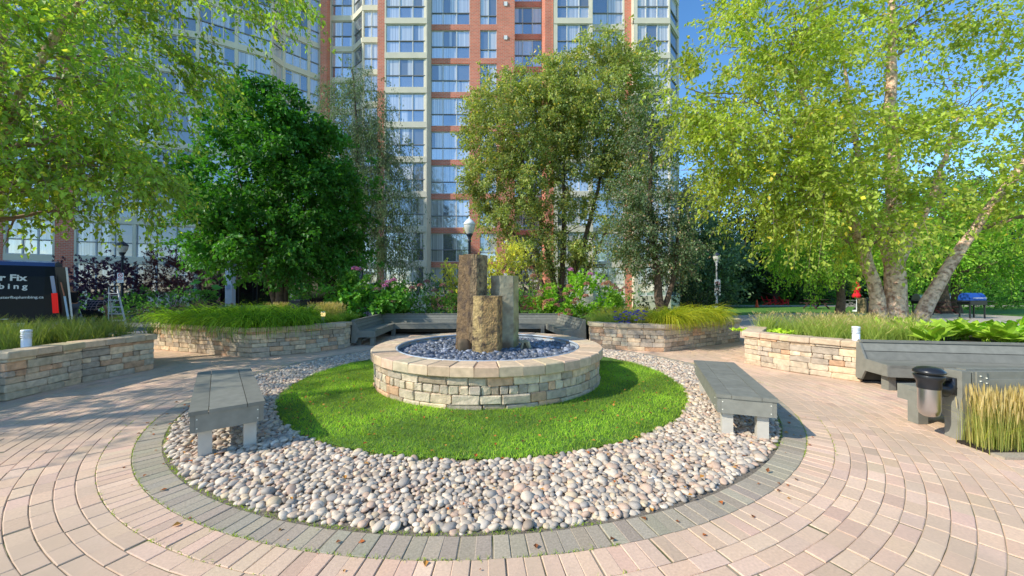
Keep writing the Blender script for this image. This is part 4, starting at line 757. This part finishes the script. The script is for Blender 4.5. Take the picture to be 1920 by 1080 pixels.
hosta('hosta_plant','bright lime hosta clump at the foot of the river birch',np.r_[area(7.3,8.9,6.3,7.4,.54,17),area(8.8,10.3,7.8,8.5,.54,8)],.42,.17,(1.9,1.25,.9),(3.2,1.8,1.2),13)
hosta('hosta_plant','green hosta clump above the long right bench near the picture edge',area(9.0,12.0,6.2,7.3,.54,20),.42,.18,(1.6,1.4,.8),(3.4,2.1,1.0),13)
hosta('hosta_plant','white edged hosta carpet behind the river birch at right',area(14.2,18.2,10.8,11.6,-.02,0).tolist()+area(12.4,15.6,10.9,12.3,.12,60).tolist(),.35,.15,(3.6,2.6,3.6),(6.5,4.2,6.5),12)
hosta('hosta_plant','yellow green clump of tall leaves right of the pale hosta carpet',area(12.6,14.2,8.3,9.2,.52,10),.55,.16,(3.5,2.2,.8),(4.5,2.6,1.0),9)
hosta('creeping_plant','low yellow creeping plant at the left tip of the birch planter',area(5.2,6.4,7.9,8.7,.53,60),.12,.05,(3,1.8,.9),(4,2.2,1),12)
shrub('aster_plant','blue violet asters trailing over the planter right of the corner bench',(3.1,9.9,.45),[((3.05,9.75,.75),(.48,.4,.28),140),((2.6,10.2,.7),(.45,.4,.25),90)],'olive',.035,.4,[((x,y,z),.035,(.16,.13,.55)) for x,y,z in zip(rng.uniform(2.7,3.5,46),rng.uniform(9.25,9.75,46),rng.uniform(.62,1.0,46))],cat='flower',per=10)
grassclump('lavender_plant','thin grey green leafy stems between the asters and hydrangea',area(2.15,2.9,9.8,10.4,.54,14),.42,.5,.009,(.9,.75,1.5),(1.6,1.1,3),900,.5,cat='plant')
# potted plants by the entrance
for i,(px,d) in enumerate(((383,19.5),(556,20.5))):
    x=X(px,d);rt=empty('potted_plant',(x,d,0),('dark tapered pot with white flowers and large leaves left of the white post','dark tapered pot with white flowers and large leaves right of the linden trunk')[i],'potted plant')
    mb=MB();mb.add([(x+a*r,d+b*r,z) for r,z in((.27,0),(.46,1.0)) for a,b in((-1,-1),(1,-1),(1,1),(-1,1))],[[0,1,5,4],[1,2,6,5],[2,3,7,6],[3,0,4,7],[4,5,6,7]]);mb.box((x,d,.97),(.98,.98,.08));part(mb,'pot',m_dark,rt)
    mb=MB();n=320;u=nrm(rng.normal(0,1,(n,3)));u[:,2]=np.abs(u[:,2]);mb.leaves(A([x,d,1.0])+u*A([.55,.5,.45]),nrm(u+rng.normal(0,.5,(n,3))),rng.uniform(.08,.18,n),.6,.1,gcol(n,(.7,.8,1),(1.4,1.2,1.2)))
    n=14;az=rng.random(n)*2*pi;u=np.c_[np.cos(az),np.sin(az),rng.uniform(.6,2.2,n)];mb.leaves(A([x,d,1.2])+u*A([.3,.3,.4]),nrm(u*A([1,1,-.1])),rng.uniform(.35,.55,n),.65,.1,gcol(n,(.7,1,1.6),(1.4,1.4,2)));part(mb,'foliage',m_lf['bush'],rt)
    mb=MB();n=60;mb.leaves(A([x-.3,d-.35,1.15])+rng.normal(0,1,(n,3))*A([.22,.08,.12]),rng.normal(0,1,(n,3)),np.full(n,.09),.9,.1,np.ones((n,3))*A([.8,.75,.8]));part(mb,'flowers',m_flower,rt)
# ------------------------------------------------------------------ lamps
def lamp(label,x,y,H=4.2,cap=None,body=None,sign=None,small=1.):
    rt=empty('street_lamp',(x,y,0),label,'street lamp','acorn lamp posts around the garden');s=small
    cap=cap or m_dark;body=body or m_dark
    mb=MB();mb.lathe([(.20,0),(.20,.12),(.14,.2),(.12,.5),(.085,.62),(.065,.75),(.05,H-1.0),(.07,H-.97),(.07,H-.92),(.045,H-.88),(.10,H-.74),(.13,H-.70),(.13,H-.66),(0,H-.66)],(0,0,0),20);mb.build('pole',body,rt,True)
    mb=MB();mb.lathe([(.13*s,H-.66),(.20*s,H-.52),(.225*s,H-.38),(.215*s,H-.30)],(0,0,0),24);mb.build('glass_bowl',m_lampglass,rt,True)
    mb=MB();mb.lathe([(.235*s,H-.32),(.245*s,H-.29),(.20*s,H-.22),(.13*s,H-.14),(.05*s,H-.09),(.03*s,H-.05),(.015,H),(0,H)],(0,0,0),24);mb.build('cap',cap,rt,True)
    if sign:
        z,wd,h,kind=sign;sg=MB();sg.box((0,-.085,z),(wd,.012,h));q=sg.build('sign',m_white,rt)
        mb=MB();n=20;r=wd*.36;cz=z+h*.25
        V=[(rr*cos(a),-.0935,cz+rr*sin(a)) for a in np.linspace(0,2*pi,n,endpoint=False) for rr in(r,r*.72)];mb.add(V,[[2*i,2*i+1,(2*i+3)%(2*n),(2*i+2)%(2*n)] for i in range(n)]);mb.bar((-r*.6,-.0945,cz+r*.6),(r*.6,-.0945,cz-r*.6),.001,r*.2,up=(.7,0,.7));mb.build('red_ring',m_red,q)
        mb=MB();mb.box((-r*.18,-.0925,cz),(r*.16,.001,r*.95));mb.box((.02,-.0925,cz+r*.28),(r*.42,.001,r*.14));mb.box((.02,-.0925,cz),(r*.42,.001,r*.14));mb.box((r*.28,-.0925,cz+r*.14),(r*.14,.001,r*.36));mb.build('letter_mark',m_black,q)
        if kind=='green':
            mb=MB();mb.bar((-wd*.32,-.0925,z-h*.24),(wd*.1,-.0925,z-h*.24),.001,.035);mb.add([(wd*.06,-.093,z-h*.24-.06),(wd*.34,-.093,z-h*.24),(wd*.06,-.093,z-h*.24+.06)],[[0,1,2]]);mb.build('green_arrow',m_green,q)
            mb=MB();
            for k in range(3): mb.box((0,-.0925,z-h*.02-k*.06),(wd*.6,.001,.02))
            mb.build('text_lines',m_red,q)
        else:
            mb=MB();mb.box((0,-.0925,z-h*.12),(wd*.8,.001,h*.09));mb.build('red_band',m_red,q)
            mb=MB()
            for k in range(2): mb.box((0,-.0925,z-h*.26-k*h*.1),(wd*.6,.001,.016))
            mb.build('text_lines',m_black,q)
    return rt
lamp('dark acorn lamp post with a no parking sign behind the stepladder',X(229,19.3),19.3,4.2,sign=(1.5+(545-521)*19.3/F,.34,.52,'np'))
lamp('lamp post with a pale cap rising behind the tallest fountain column',X(880,13.9),16.2*.86,4.35,cap=m_white,small=.95)
lamp('small far lamp post partly hidden above the left hydrangea',X(679,26),26,4.0)
g_pole=M('pale_grey_pole',(.42,.43,.45),rough=.5)
lamp('grey lamp post with a tall white no parking sign at the lawn edge',X(1344,25),25,4.2,body=g_pole,sign=(1.5+(545-539)*25/F,.40,1.1,'green'))
mb=MB();mb.prism([(X(1326,24.5),24.2),(X(1341,24.5),24.2),(X(1341,24.5),24.8),(X(1326,24.5),24.8)],-.03,.42);mb.box((X(1333.5,24.5),24.5,.40),(.60,.66,.07));tag(mb.build('planter_box',m_white),'small white planter box at the foot of the signed lamp post','planter box')
def bollard(label,x,y,z,h,lit=False):
    rt=empty('bollard_light',(x,y,z),label,'bollard light','short bollard lights in the planters')
    mb=MB();mb.lathe([(.052,0),(.052,h*.62),(.045,h*.63),(.045,h*.92)],(0,0,0),18);mb.build('post',g_pole if lit else m_alu,rt,True)
    mb=MB()
    for k in range(4): zz=h*(.66+.07*k);mb.lathe([(.047,zz),(.058,zz+.004),(.058,zz+h*.035),(.047,zz+h*.04)],(0,0,0),18)
    mb.lathe([(.058,h*.93),(.055,h*.985),(.03,h),(0,h)],(0,0,0),18);mb.build('louvre',m_alu,rt,True)
    if lit:
        mb=MB();mb.lathe([(.06,h*.62),(.06,h*.92)],(0,0,0),18);mb.build('lit_glass',M('lit_lamp_glass',(1,.72,.3),emit=1.6),rt)
    return rt
bollard('bollard light among grasses at the left edge beside the end of the left bench',-7.25,5.42,.56,.36)
bollard('bollard light at the meeting of stone wall and long right bench',5.80,6.12,.56,.34)
bollard('small lit amber bollard light in the planter left of the corner bench',X(606,10.4),10.4,.56,.34,True)
# ------------------------------------------------------------------ ladder
lx,ly=X(235,15.2),15.0
rt=empty('step_ladder',(lx,ly,0),'open aluminium stepladder standing on the driveway behind the left planter','ladder',rz=.12)
H=1.66;tl,tr_=(-.42,.0,H),(-.13,.0,H);bl,br_=(-.16,-.30,0),(.50,-.30,0)
for a,b in((bl,tl),(br_,tr_)):
    mb=MB();mb.bar(b,a,.03,.075);mb.build('side_rail',m_alu,rt)
for i in range(1,6):
    t=i/6;p=A(bl)+(A(tl)-A(bl))*t;q=A(br_)+(A(tr_)-A(br_))*t;mb=MB();mb.bar(p,q,.09,.03);mb.build('step',m_alu,rt)
for a,b in(((-.80,.62,0),(-.44,.05,H-.05)),((-.28,.62,0),(-.14,.05,H-.05))):
    mb=MB();mb.bar(a,b,.025,.045);mb.build('rear_rail',m_alu,rt)
mb=MB()
for t in(.15,.5,.78): mb.bar(A((-.80,.62,0))*(1-t)+A((-.44,.05,H))*t,A((-.28,.62,0))*(1-t)+A((-.14,.05,H))*t,.02,.03)
mb.build('rear_brace',m_alu,rt)
mb=MB();mb.box((-.285,.02,H+.02),(.36,.16,.05));mb.box((-.43,.0,H-.12),(.05,.09,.2));mb.box((-.13,.0,H-.12),(.05,.09,.2));mb.build('top_cap',m_black,rt)
# ------------------------------------------------------------------ van (nose to the left, rear doors open at right)
vx,vy=X(112,13.2),13.2
rt=empty('work_van',(vx,vy,0),'black plumbing company van with its rear door open at the left edge','van')
m_van=M('black_van_paint',(.006,.007,.012),rough=.3,spec=.25);m_vroof=M('sky_reflection_blue',(.012,.03,.10),rough=.2,spec=.7)  # roof blue is a painted reflection of the sky on black bodywork
sec=[(0,.38),(.02,.9),(.03,1.35),(.11,2.0),(.20,2.38),(.34,2.52),(1.0,2.60)]   # inward offset, height
def vanslice(x,top,hw): return [(x,-hw+o if i<len(sec) else 0,.38+(z-.38)*top) for i,(o,z) in enumerate(sec)]+[(x,hw-o,.38+(z-.38)*top) for o,z in sec[::-1]]
mb=MB();SL=[(0,1.0,.98),(.35,1.0,1.0),(3.6,1.0,1.0),(4.2,.98,.99),(4.75,.72,.97),(5.35,.42,.93),(5.6,.30,.82)];V=[]
for dx,tp,hw in SL:
    s_=vanslice(vx-dx,tp,hw);V+= [(a-( .16*(z-.38)/2.2 if dx<.2 else 0),vy+.98+b,z) for a,b,z in s_]
m_=14
for k in range(len(SL)-1): mb.add(V[k*m_:(k+2)*m_],[[j,m_+j,m_+(j+1)%m_,(j+1)%m_] for j in range(m_)],[1 if 4<=j<=8 else 0 for j in range(m_)])
mb.poly(V[:m_]);mb.poly(V[-m_:][::-1]);part(mb,'body',[m_van,m_vroof],rt,False)
for sx in(.95,4.55):
    for sy in(.10,1.86):
        w_=MB();w_.lathe([(0,-.11),(.2,-.11),(.3,-.1),(.34,-.06),(.34,.06),(.3,.1),(0,.11)],(0,0,0),24)
        o=w_.build('wheel',m_black,rt,True);o.rotation_euler=(pi/2,0,0);o.location=(-sx,sy,.34)
        w2=MB();w2.lathe([(0,.112),(.19,.113),(.2,.10)],(0,0,0),20);r_=w2.build('rim',m_alu,o,True)
mb=MB();mb.box((vx-.10,vy-.012,1.05),(.14,.03,.72),ry=-.05);part(mb,'tail_light',M('tail_light_red',(.85,.01,.012),rough=.25,emit=.25),rt)
mb=MB();mb.box((vx-.15,vy+.01,1.72),(.09,.02,.62),ry=-.10);part(mb,'quarter_glass',M('van_glass',(.12,.25,.5),rough=.08,spec=.8),rt)
mb=MB();mb.box((vx-1.7,vy+.02,.40),(3.2,.05,.10));mb.box((vx+.03,vy+.9,.48),(.16,1.7,.18));part(mb,'bumper',M('bumper_grey',(.08,.085,.09),rough=.6),rt)
mb=MB();mb.box((vx-1.35,vy-.02,.53),(.5,.03,.02));mb.box((vx-1.35,vy-.022,1.28),(.10,.03,.05));part(mb,'door_handle',m_alu,rt)
# open rear door, hinged at the near corner and swung out
dr=MB();a_=-.35;dx_,dy_=cos(a_),sin(a_)
P0=[(vx+.03,vy+.03,.45),(vx+.03+.62*dx_*.45,vy+.03+.62*dy_,.45)];T0=[(vx-.12,vy+.05,2.35),(vx-.12+.62*dx_*.45,vy+.05+.62*dy_,2.35)]
dr.add([P0[0],P0[1],T0[1],T0[0]]+[(p[0]+.05,p[1]+.01,p[2]) for p in(P0[0],P0[1],T0[1],T0[0])],[[0,1,2,3],[7,6,5,4],[0,4,5,1],[1,5,6,2],[2,6,7,3],[3,7,4,0]],[0,0,0,1,0,0]);dd=part(dr,'rear_door',[m_van,m_alu],rt)
mb=MB();mb.bar((vx+.24,vy-.22,.45),(vx+.14,vy-.20,1.30),.09,.05);part(mb,'door_trim_panel',M('pale_blue_panel',(.45,.6,.75),rough=.3),rt)
mb=MB();mb.bar((vx+.13,vy-.20,1.32),(vx+.05,vy-.2,1.80),.05,.03);part(mb,'door_reflector',M('orange_strip',(.5,.2,.13),rough=.4),rt)
def text(s,x,z,size,space=1.,name='lettering',bold=.006):
    cu=bpy.data.curves.new(name,'FONT');cu.body=s;cu.size=size;cu.space_character=space;cu.align_x='RIGHT';cu.offset=bold;cu.extrude=.002
    o=bpy.data.objects.new(name,cu);COL.objects.link(o);o.parent=rt;o.rotation_euler=(R(90-3.2),0,0);o.location=(x,-.004+(0 if z<1.4 else .05*(z-1.3)),z);cu.materials.append(m_white);bpy.context.view_layer.update();me=bpy.data.meshes.new_from_object(o.evaluated_get(bpy.context.evaluated_depsgraph_get()));n=bpy.data.objects.new(name,me);COL.objects.link(n);n.parent=rt;n.rotation_euler=o.rotation_euler;n.location=o.location;bpy.data.objects.remove(o);return n
zf=lambda py:Zh(py,13.2)
text('Master Fix',-.74,zf(527),.30,bold=.010);text('Plumbing',-.72,zf(541.5),.25,1.5,bold=.007);text('masterfixplumbing.ca',-.36,zf(559),.125,bold=.002)
rt.rotation_euler.z=R(44)
# ------------------------------------------------------------------ people
def skin(name,V,E,Rd,mat,parent,root=0,lv=2):
    me=bpy.data.meshes.new(name);me.from_pydata([tuple(v) for v in V],E,[]);o=bpy.data.objects.new(name,me);COL.objects.link(o);o.parent=parent
    o.modifiers.new('skin','SKIN');sv=me.skin_vertices[0].data
    for i,r in enumerate(Rd):
        sv[i].radius=(r,r) if not isinstance(r,tuple) else r;sv[i].use_root=(i==root)
    sd=o.modifiers.new('sub','SUBSURF');sd.levels=lv;sd.render_levels=lv;me.materials.append(mat);return o
m_skin=M('skin_tone',(.50,.27,.18),rough=.6);m_hair=M('short_brown_hair',(.05,.03,.02),rough=.8);m_tee=M('black_tshirt',(.015,.016,.02),rough=.9);m_jean=M('grey_blue_trousers',(.14,.17,.22),rough=.9)
def person(label,loc,rz,J,shirt,trouser,cap=None):
    rt=empty('person',loc,label,'person',rz=rz);V=[];E=[];Rr=[]
    def ch(parent,pts,rad):
        last=parent
        for p,r in zip(pts,rad):
            V.append(p);Rr.append(r);i=len(V)-1
            if last is not None:E.append((last,i))
            last=i
        return last
    pel=ch(None,[J['pelvis']],[.13]);sp=ch(pel,[J['waist'],J['chest'],J['neckb']],[.12,.15,.07]);chest=sp-1
    hd=ch(sp,[J['neck'],J['head'],J['crown']],[.055,.095,.075])
    for s in('l','r'):
        a=ch(chest,[J['sh'+s],J['el'+s],J['wr'+s],J['ha'+s]],[.065,.045,.028,.034])
        w_=A(J['wr'+s]);h_=A(J['ha'+s]);d=nrm(h_-w_);sd=nrm(np.cross(d,A([.3,1,.2])))
        for k,(o_,ln) in enumerate(((-.036,.07),(-.013,.085),(.011,.08),(.033,.062))):
            p=h_+sd*o_;q=p+d*ln*.55;e_=q+nrm(d+A([0,.5,-.3]))*ln*.5;ch(a,[tuple(p+d*.02),tuple(q),tuple(e_)],[.010,.009,.008])
        p=h_-sd*.045;ch(a,[tuple(p),tuple(p-sd*.02+d*.045)],[.012,.010])
        ch(pel,[J['hi'+s],J['kn'+s],J['an'+s],J['to'+s]],[.10,.062,.042,.035])
    skin('body',V,E,Rr,m_skin,rt)
    skin('shirt',[J['pelvis'],J['waist'],J['chest'],J['neckb'],J['shl'],J['mel'],J['shr'],J['mer']],[(0,1),(1,2),(2,3),(2,4),(4,5),(2,6),(6,7)],[.155,.15,.18,.085,.095,.075,.095,.075],shirt,rt,2)
    skin('trousers',[J['pelvis'],J['hil'],J['knl'],J['anl'],J['hir'],J['knr'],J['anr']],[(0,1),(1,2),(2,3),(0,4),(4,5),(5,6)],[.15,.12,.085,.065,.12,.085,.065],trouser,rt)
    c=A(J['crown']);h=A(J['head']);u=nrm(c-h);skin('hair',[tuple(h+u*.03-A(J['face'])*.035),tuple(c+u*.01-A(J['face'])*.01)],[(0,1)],[.093,.088],cap or m_hair,rt)
    mb=MB();f=nrm(A(J['face']));s_=nrm(np.cross(f,u));b=(c+h)/2
    for q in(-1,1): mb.box(b+f*.085+s_*q*.032,(.02,.014,.01),col=(1,1,1))
    mb.build('eyes',m_black,rt);mb=MB();mb.bar(b+f*.075-u*.01,b+f*.115-u*.045,.022,.02);mb.bar(b+f*.088-u*.075-s_*.022,b+f*.088-u*.075+s_*.022,.012,.01);mb.build('nose_and_mouth',m_skin,rt)
    for s in('l','r'):
        mb=MB();a=A(J['an'+s]);t=A(J['to'+s]);mb.stones([((a+t)/2+A([0,0,-.02]))],[(.15,.055,.05)],[math.atan2((t-a)[1],(t-a)[0])],r=.03,jit=.001);mb.build('shoe',m_black,rt,True)
    return rt
st=dict(pelvis=(0,0,.96),waist=(.02,0,1.10),chest=(.05,0,1.32),neckb=(.07,0,1.46),neck=(.09,0,1.52),head=(.12,0,1.60),crown=(.13,0,1.69),shl=(.05,.19,1.40),shr=(.05,-.19,1.40),mel=(.08,.22,1.25),mer=(.10,-.22,1.27),ell=(.10,.25,1.12),elr=(.16,-.26,1.13),wrl=(.32,.18,1.05),wrr=(.38,-.16,1.10),hal=(.39,.16,1.05),har=(.45,-.13,1.11),hil=(0,.09,.90),hir=(0,-.09,.90),knl=(.03,.10,.50),knr=(.04,-.11,.50),anl=(0,.10,.10),anr=(.0,-.12,.10),tol=(.16,.11,.05),tor=(.16,-.13,.05),face=(1,0,-.15))
person('person in black t shirt and grey trousers standing behind the van',(X(130,14.4),14.5,0),pi,st,m_tee,m_jean)
def plaid():
    m=M('dark_plaid_cloth',(.03,.03,.05),rough=.9);nt=m.node_tree;N=nt.nodes;Lk=nt.links;b=[n for n in N if n.type=='BSDF_PRINCIPLED'][0];tc=N.new('ShaderNodeTexCoord');sp=N.new('ShaderNodeSeparateXYZ');Lk.new(tc.outputs['Object'],sp.inputs[0]);tot=None
    for i in(1,2):
        a=N.new('ShaderNodeMath');a.operation='PINGPONG';a.inputs[1].default_value=.05;Lk.new(sp.outputs[i],a.inputs[0]);g=N.new('ShaderNodeMath');g.operation='GREATER_THAN';g.inputs[1].default_value=.041;Lk.new(a.outputs[0],g.inputs[0])
        if tot is None:tot=g.outputs[0]
        else:
            mx=N.new('ShaderNodeMath');mx.operation='MAXIMUM';Lk.new(tot,mx.inputs[0]);Lk.new(g.outputs[0],mx.inputs[1]);tot=mx.outputs[0]
    x=N.new('ShaderNodeMix');x.data_type='RGBA';Lk.new(tot,x.inputs[0]);x.inputs[6].default_value=(.02,.02,.035,1);x.inputs[7].default_value=(.30,.22,.24,1);Lk.new(x.outputs[2],b.inputs['Base Color']);return m
cr=dict(pelvis=(0,0,.52),waist=(.10,0,.66),chest=(.30,0,.86),neckb=(.42,0,.95),neck=(.47,0,1.0),head=(.56,0,1.05),crown=(.61,0,1.12),shl=(.34,.20,.90),shr=(.34,-.20,.90),mel=(.38,.24,.75),mer=(.38,-.24,.75),ell=(.42,.26,.60),elr=(.42,-.26,.60),wrl=(.55,.20,.42),wrr=(.55,-.2,.42),hal=(.60,.17,.37),har=(.60,-.17,.37),hil=(.02,.11,.48),hir=(.02,-.11,.48),knl=(.36,.18,.46),knr=(.34,-.18,.44),anl=(.10,.14,.10),anr=(.08,-.14,.10),tol=(.26,.15,.05),tor=(.24,-.15,.05),face=(.7,0,-.7))
person('person crouching with back turned in a dark plaid shirt beside the van',(X(163,14.2),14.3,.12),1.9,cr,plaid(),m_tee)
# ------------------------------------------------------------------ far lawn furniture
def adirondack(label,x,y,rz):
    rt=empty('lawn_chair',(x,y,-.05),label,'chair','red slatted lawn chairs at the forest edge',rz)
    mb=MB()
    for i in range(5): mb.bar((-.22+i*.11,-.28,.36),(-.22+i*.11,.22,.26),.09,.02)
    mb.build('seat',m_red,rt);mb=MB()
    for i in range(5): mb.bar((-.22+i*.11,.22,.26),(-.26+i*.13,.50,.98-abs(i-2)*.05),.10,.02)
    mb.build('backrest',m_red,rt)
    for s in(-1,1):
        mb=MB();mb.box((s*.30,-.30,.28),(.04,.09,.56));mb.bar((s*.30,.40,.0),(s*.30,-.28,.32),.04,.1);mb.build('leg',m_red,rt);mb=MB();mb.box((s*.33,-.02,.57),(.14,.72,.025));mb.build('armrest',m_red,rt)
for l,px,d,rz in(('leftmost red slatted lawn chair at the dark forest edge',1438,39,.9),('second red lawn chair from the left at the forest edge',1447,39.6,.9),('third red lawn chair from the left at the forest edge',1461,40.2,.8),('rightmost red lawn chair at the forest edge',1470,39.6,1.2)): adirondack(l,X(px,d),d,rz)
d=34;mb=MB();mb.lathe([(.2,-.05),(.2,0),(.15,0),(.03,.68),(0,.68)],(X(1419,d),d,0),16);tag(mb.build('traffic_cone',M('cone_orange',(.7,.10,.03))),'small orange cone on the lawn left of the red chairs','cone')
d=27;x=X(1606,d);rt=empty('patio_umbrella',(x,d,0),'closed red patio umbrella on a thin pole right of the slim tree','umbrella')
mb=MB();mb.lathe([(.05,.95),(.24,1.0),(.27,1.12),(.17,1.35),(.24,1.62),(.22,1.85),(.10,2.15),(.03,2.3),(0,2.34)],(x,d,0),12);part(mb,'canopy',m_redcloth,rt);mb=MB();mb.tube([(x,d,0),(x,d,1.05)],.025);mb.lathe([(.25,-.05),(.25,.05),(.05,.08)],(x,d,0),14);part(mb,'pole',m_alu,rt)
def grill(label,px,d,lidc,s=1.,cat='grill'):
    x=X(px,d);rt=empty('barbecue_grill',(x,d,0),label,'grill')
    mb=MB();n=8;V=[]
    for sx in(-.42*s,.42*s):
        for a in np.linspace(0,pi,n): V.append((x+sx,d-.28*cos(a)*s,.92*s+.40*s*sin(a)))
    mb.add(V,[[i,i+1,n+i+1,n+i] for i in range(n-1)]);mb.poly(V[:n]);mb.poly(V[n:]);part(mb,'lid',lidc,rt)
    mb=MB();mb.box((x,d,.80*s),(.86*s,.58*s,.22*s));mb.box((x-.65*s,d,.88*s),(.40*s,.5*s,.04));mb.box((x+.65*s,d,.88*s),(.40*s,.5*s,.04));part(mb,'firebox',m_black,rt)
    mb=MB();mb.bar((x-.35*s,d-.33*s,1.05*s),(x+.35*s,d-.33*s,1.05*s),.03,.03);part(mb,'handle',m_alu,rt)
    for a in(-1,1):
        for b in(-1,1): mb=MB();mb.box((x+a*.38*s,d+b*.22*s,.35*s),(.05,.05,.72*s));part(mb,'leg',m_black,rt)
grill('grill with silver lid just right of the leaning birch trunk',1730,23,m_metal);grill('grill with a blue lid at the far right',1822,20,M('blue_lid',(.02,.08,.35),rough=.3),1.05);grill('silver grill left of the thick dark trunk',1769,27,m_metal)
def bin_(label,px,d):
    x=X(px,d);rt=empty('litter_bin',(x,d,0),label,'bin');mb=MB();mb.prism([(x-.33,d-.3),(x+.33,d-.3),(x+.33,d+.3),(x-.33,d+.3)],0,.72);mb.box((x,d,.95),(.74,.66,.1));mb.box((x,d+.1,.8),(.6,.35,.25));part(mb,'body',m_black,rt)
    for s in(-1,1): mb=MB();mb.box((x+s*.42,d,.5),(.07,.6,1.02));part(mb,'post',M('wooden_post',(.28,.22,.12)),rt)
bin_('black litter bin between wooden posts left of the birch trunk',1627,24.5)
def ptable(label,px,d,m,wd=1.5):
    x=X(px,d);rt=empty('picnic_table',(x,d,0),label,'table');mb=MB()
    for i in range(5): mb.box((x,d-.32+i*.16,.74),(wd,.145,.04))
    part(mb,'tabletop',m,rt)
    for s in(-1,1):
        mb=MB();mb.box((x,d+s*.72,.44),(wd,.26,.04));part(mb,'seat',m,rt);mb=MB();mb.bar((x+s*wd*.35,d-.7,-.03),(x+s*wd*.35,d+.25,.72),.05,.1);mb.bar((x+s*wd*.35,d+.7,-.03),(x+s*wd*.35,d-.25,.72),.05,.1);mb.bar((x+s*wd*.35,d-.75,.42),(x+s*wd*.35,d+.75,.42),.05,.08);part(mb,'leg',m,rt)
ptable('dark red picnic table left of the grills',1757,24.5,M('dark_red_wood',(.10,.03,.03)));ptable('small grey picnic table below the red umbrella',1606,28.5,M('grey_table',(.2,.2,.2)),1.2);ptable('dark picnic table on the lawn left of the slim tree',1530,31,M('brown_table',(.06,.035,.03)))
print('FACES',sum(len(o.data.polygons) for o in bpy.data.objects if o.type=='MESH'))
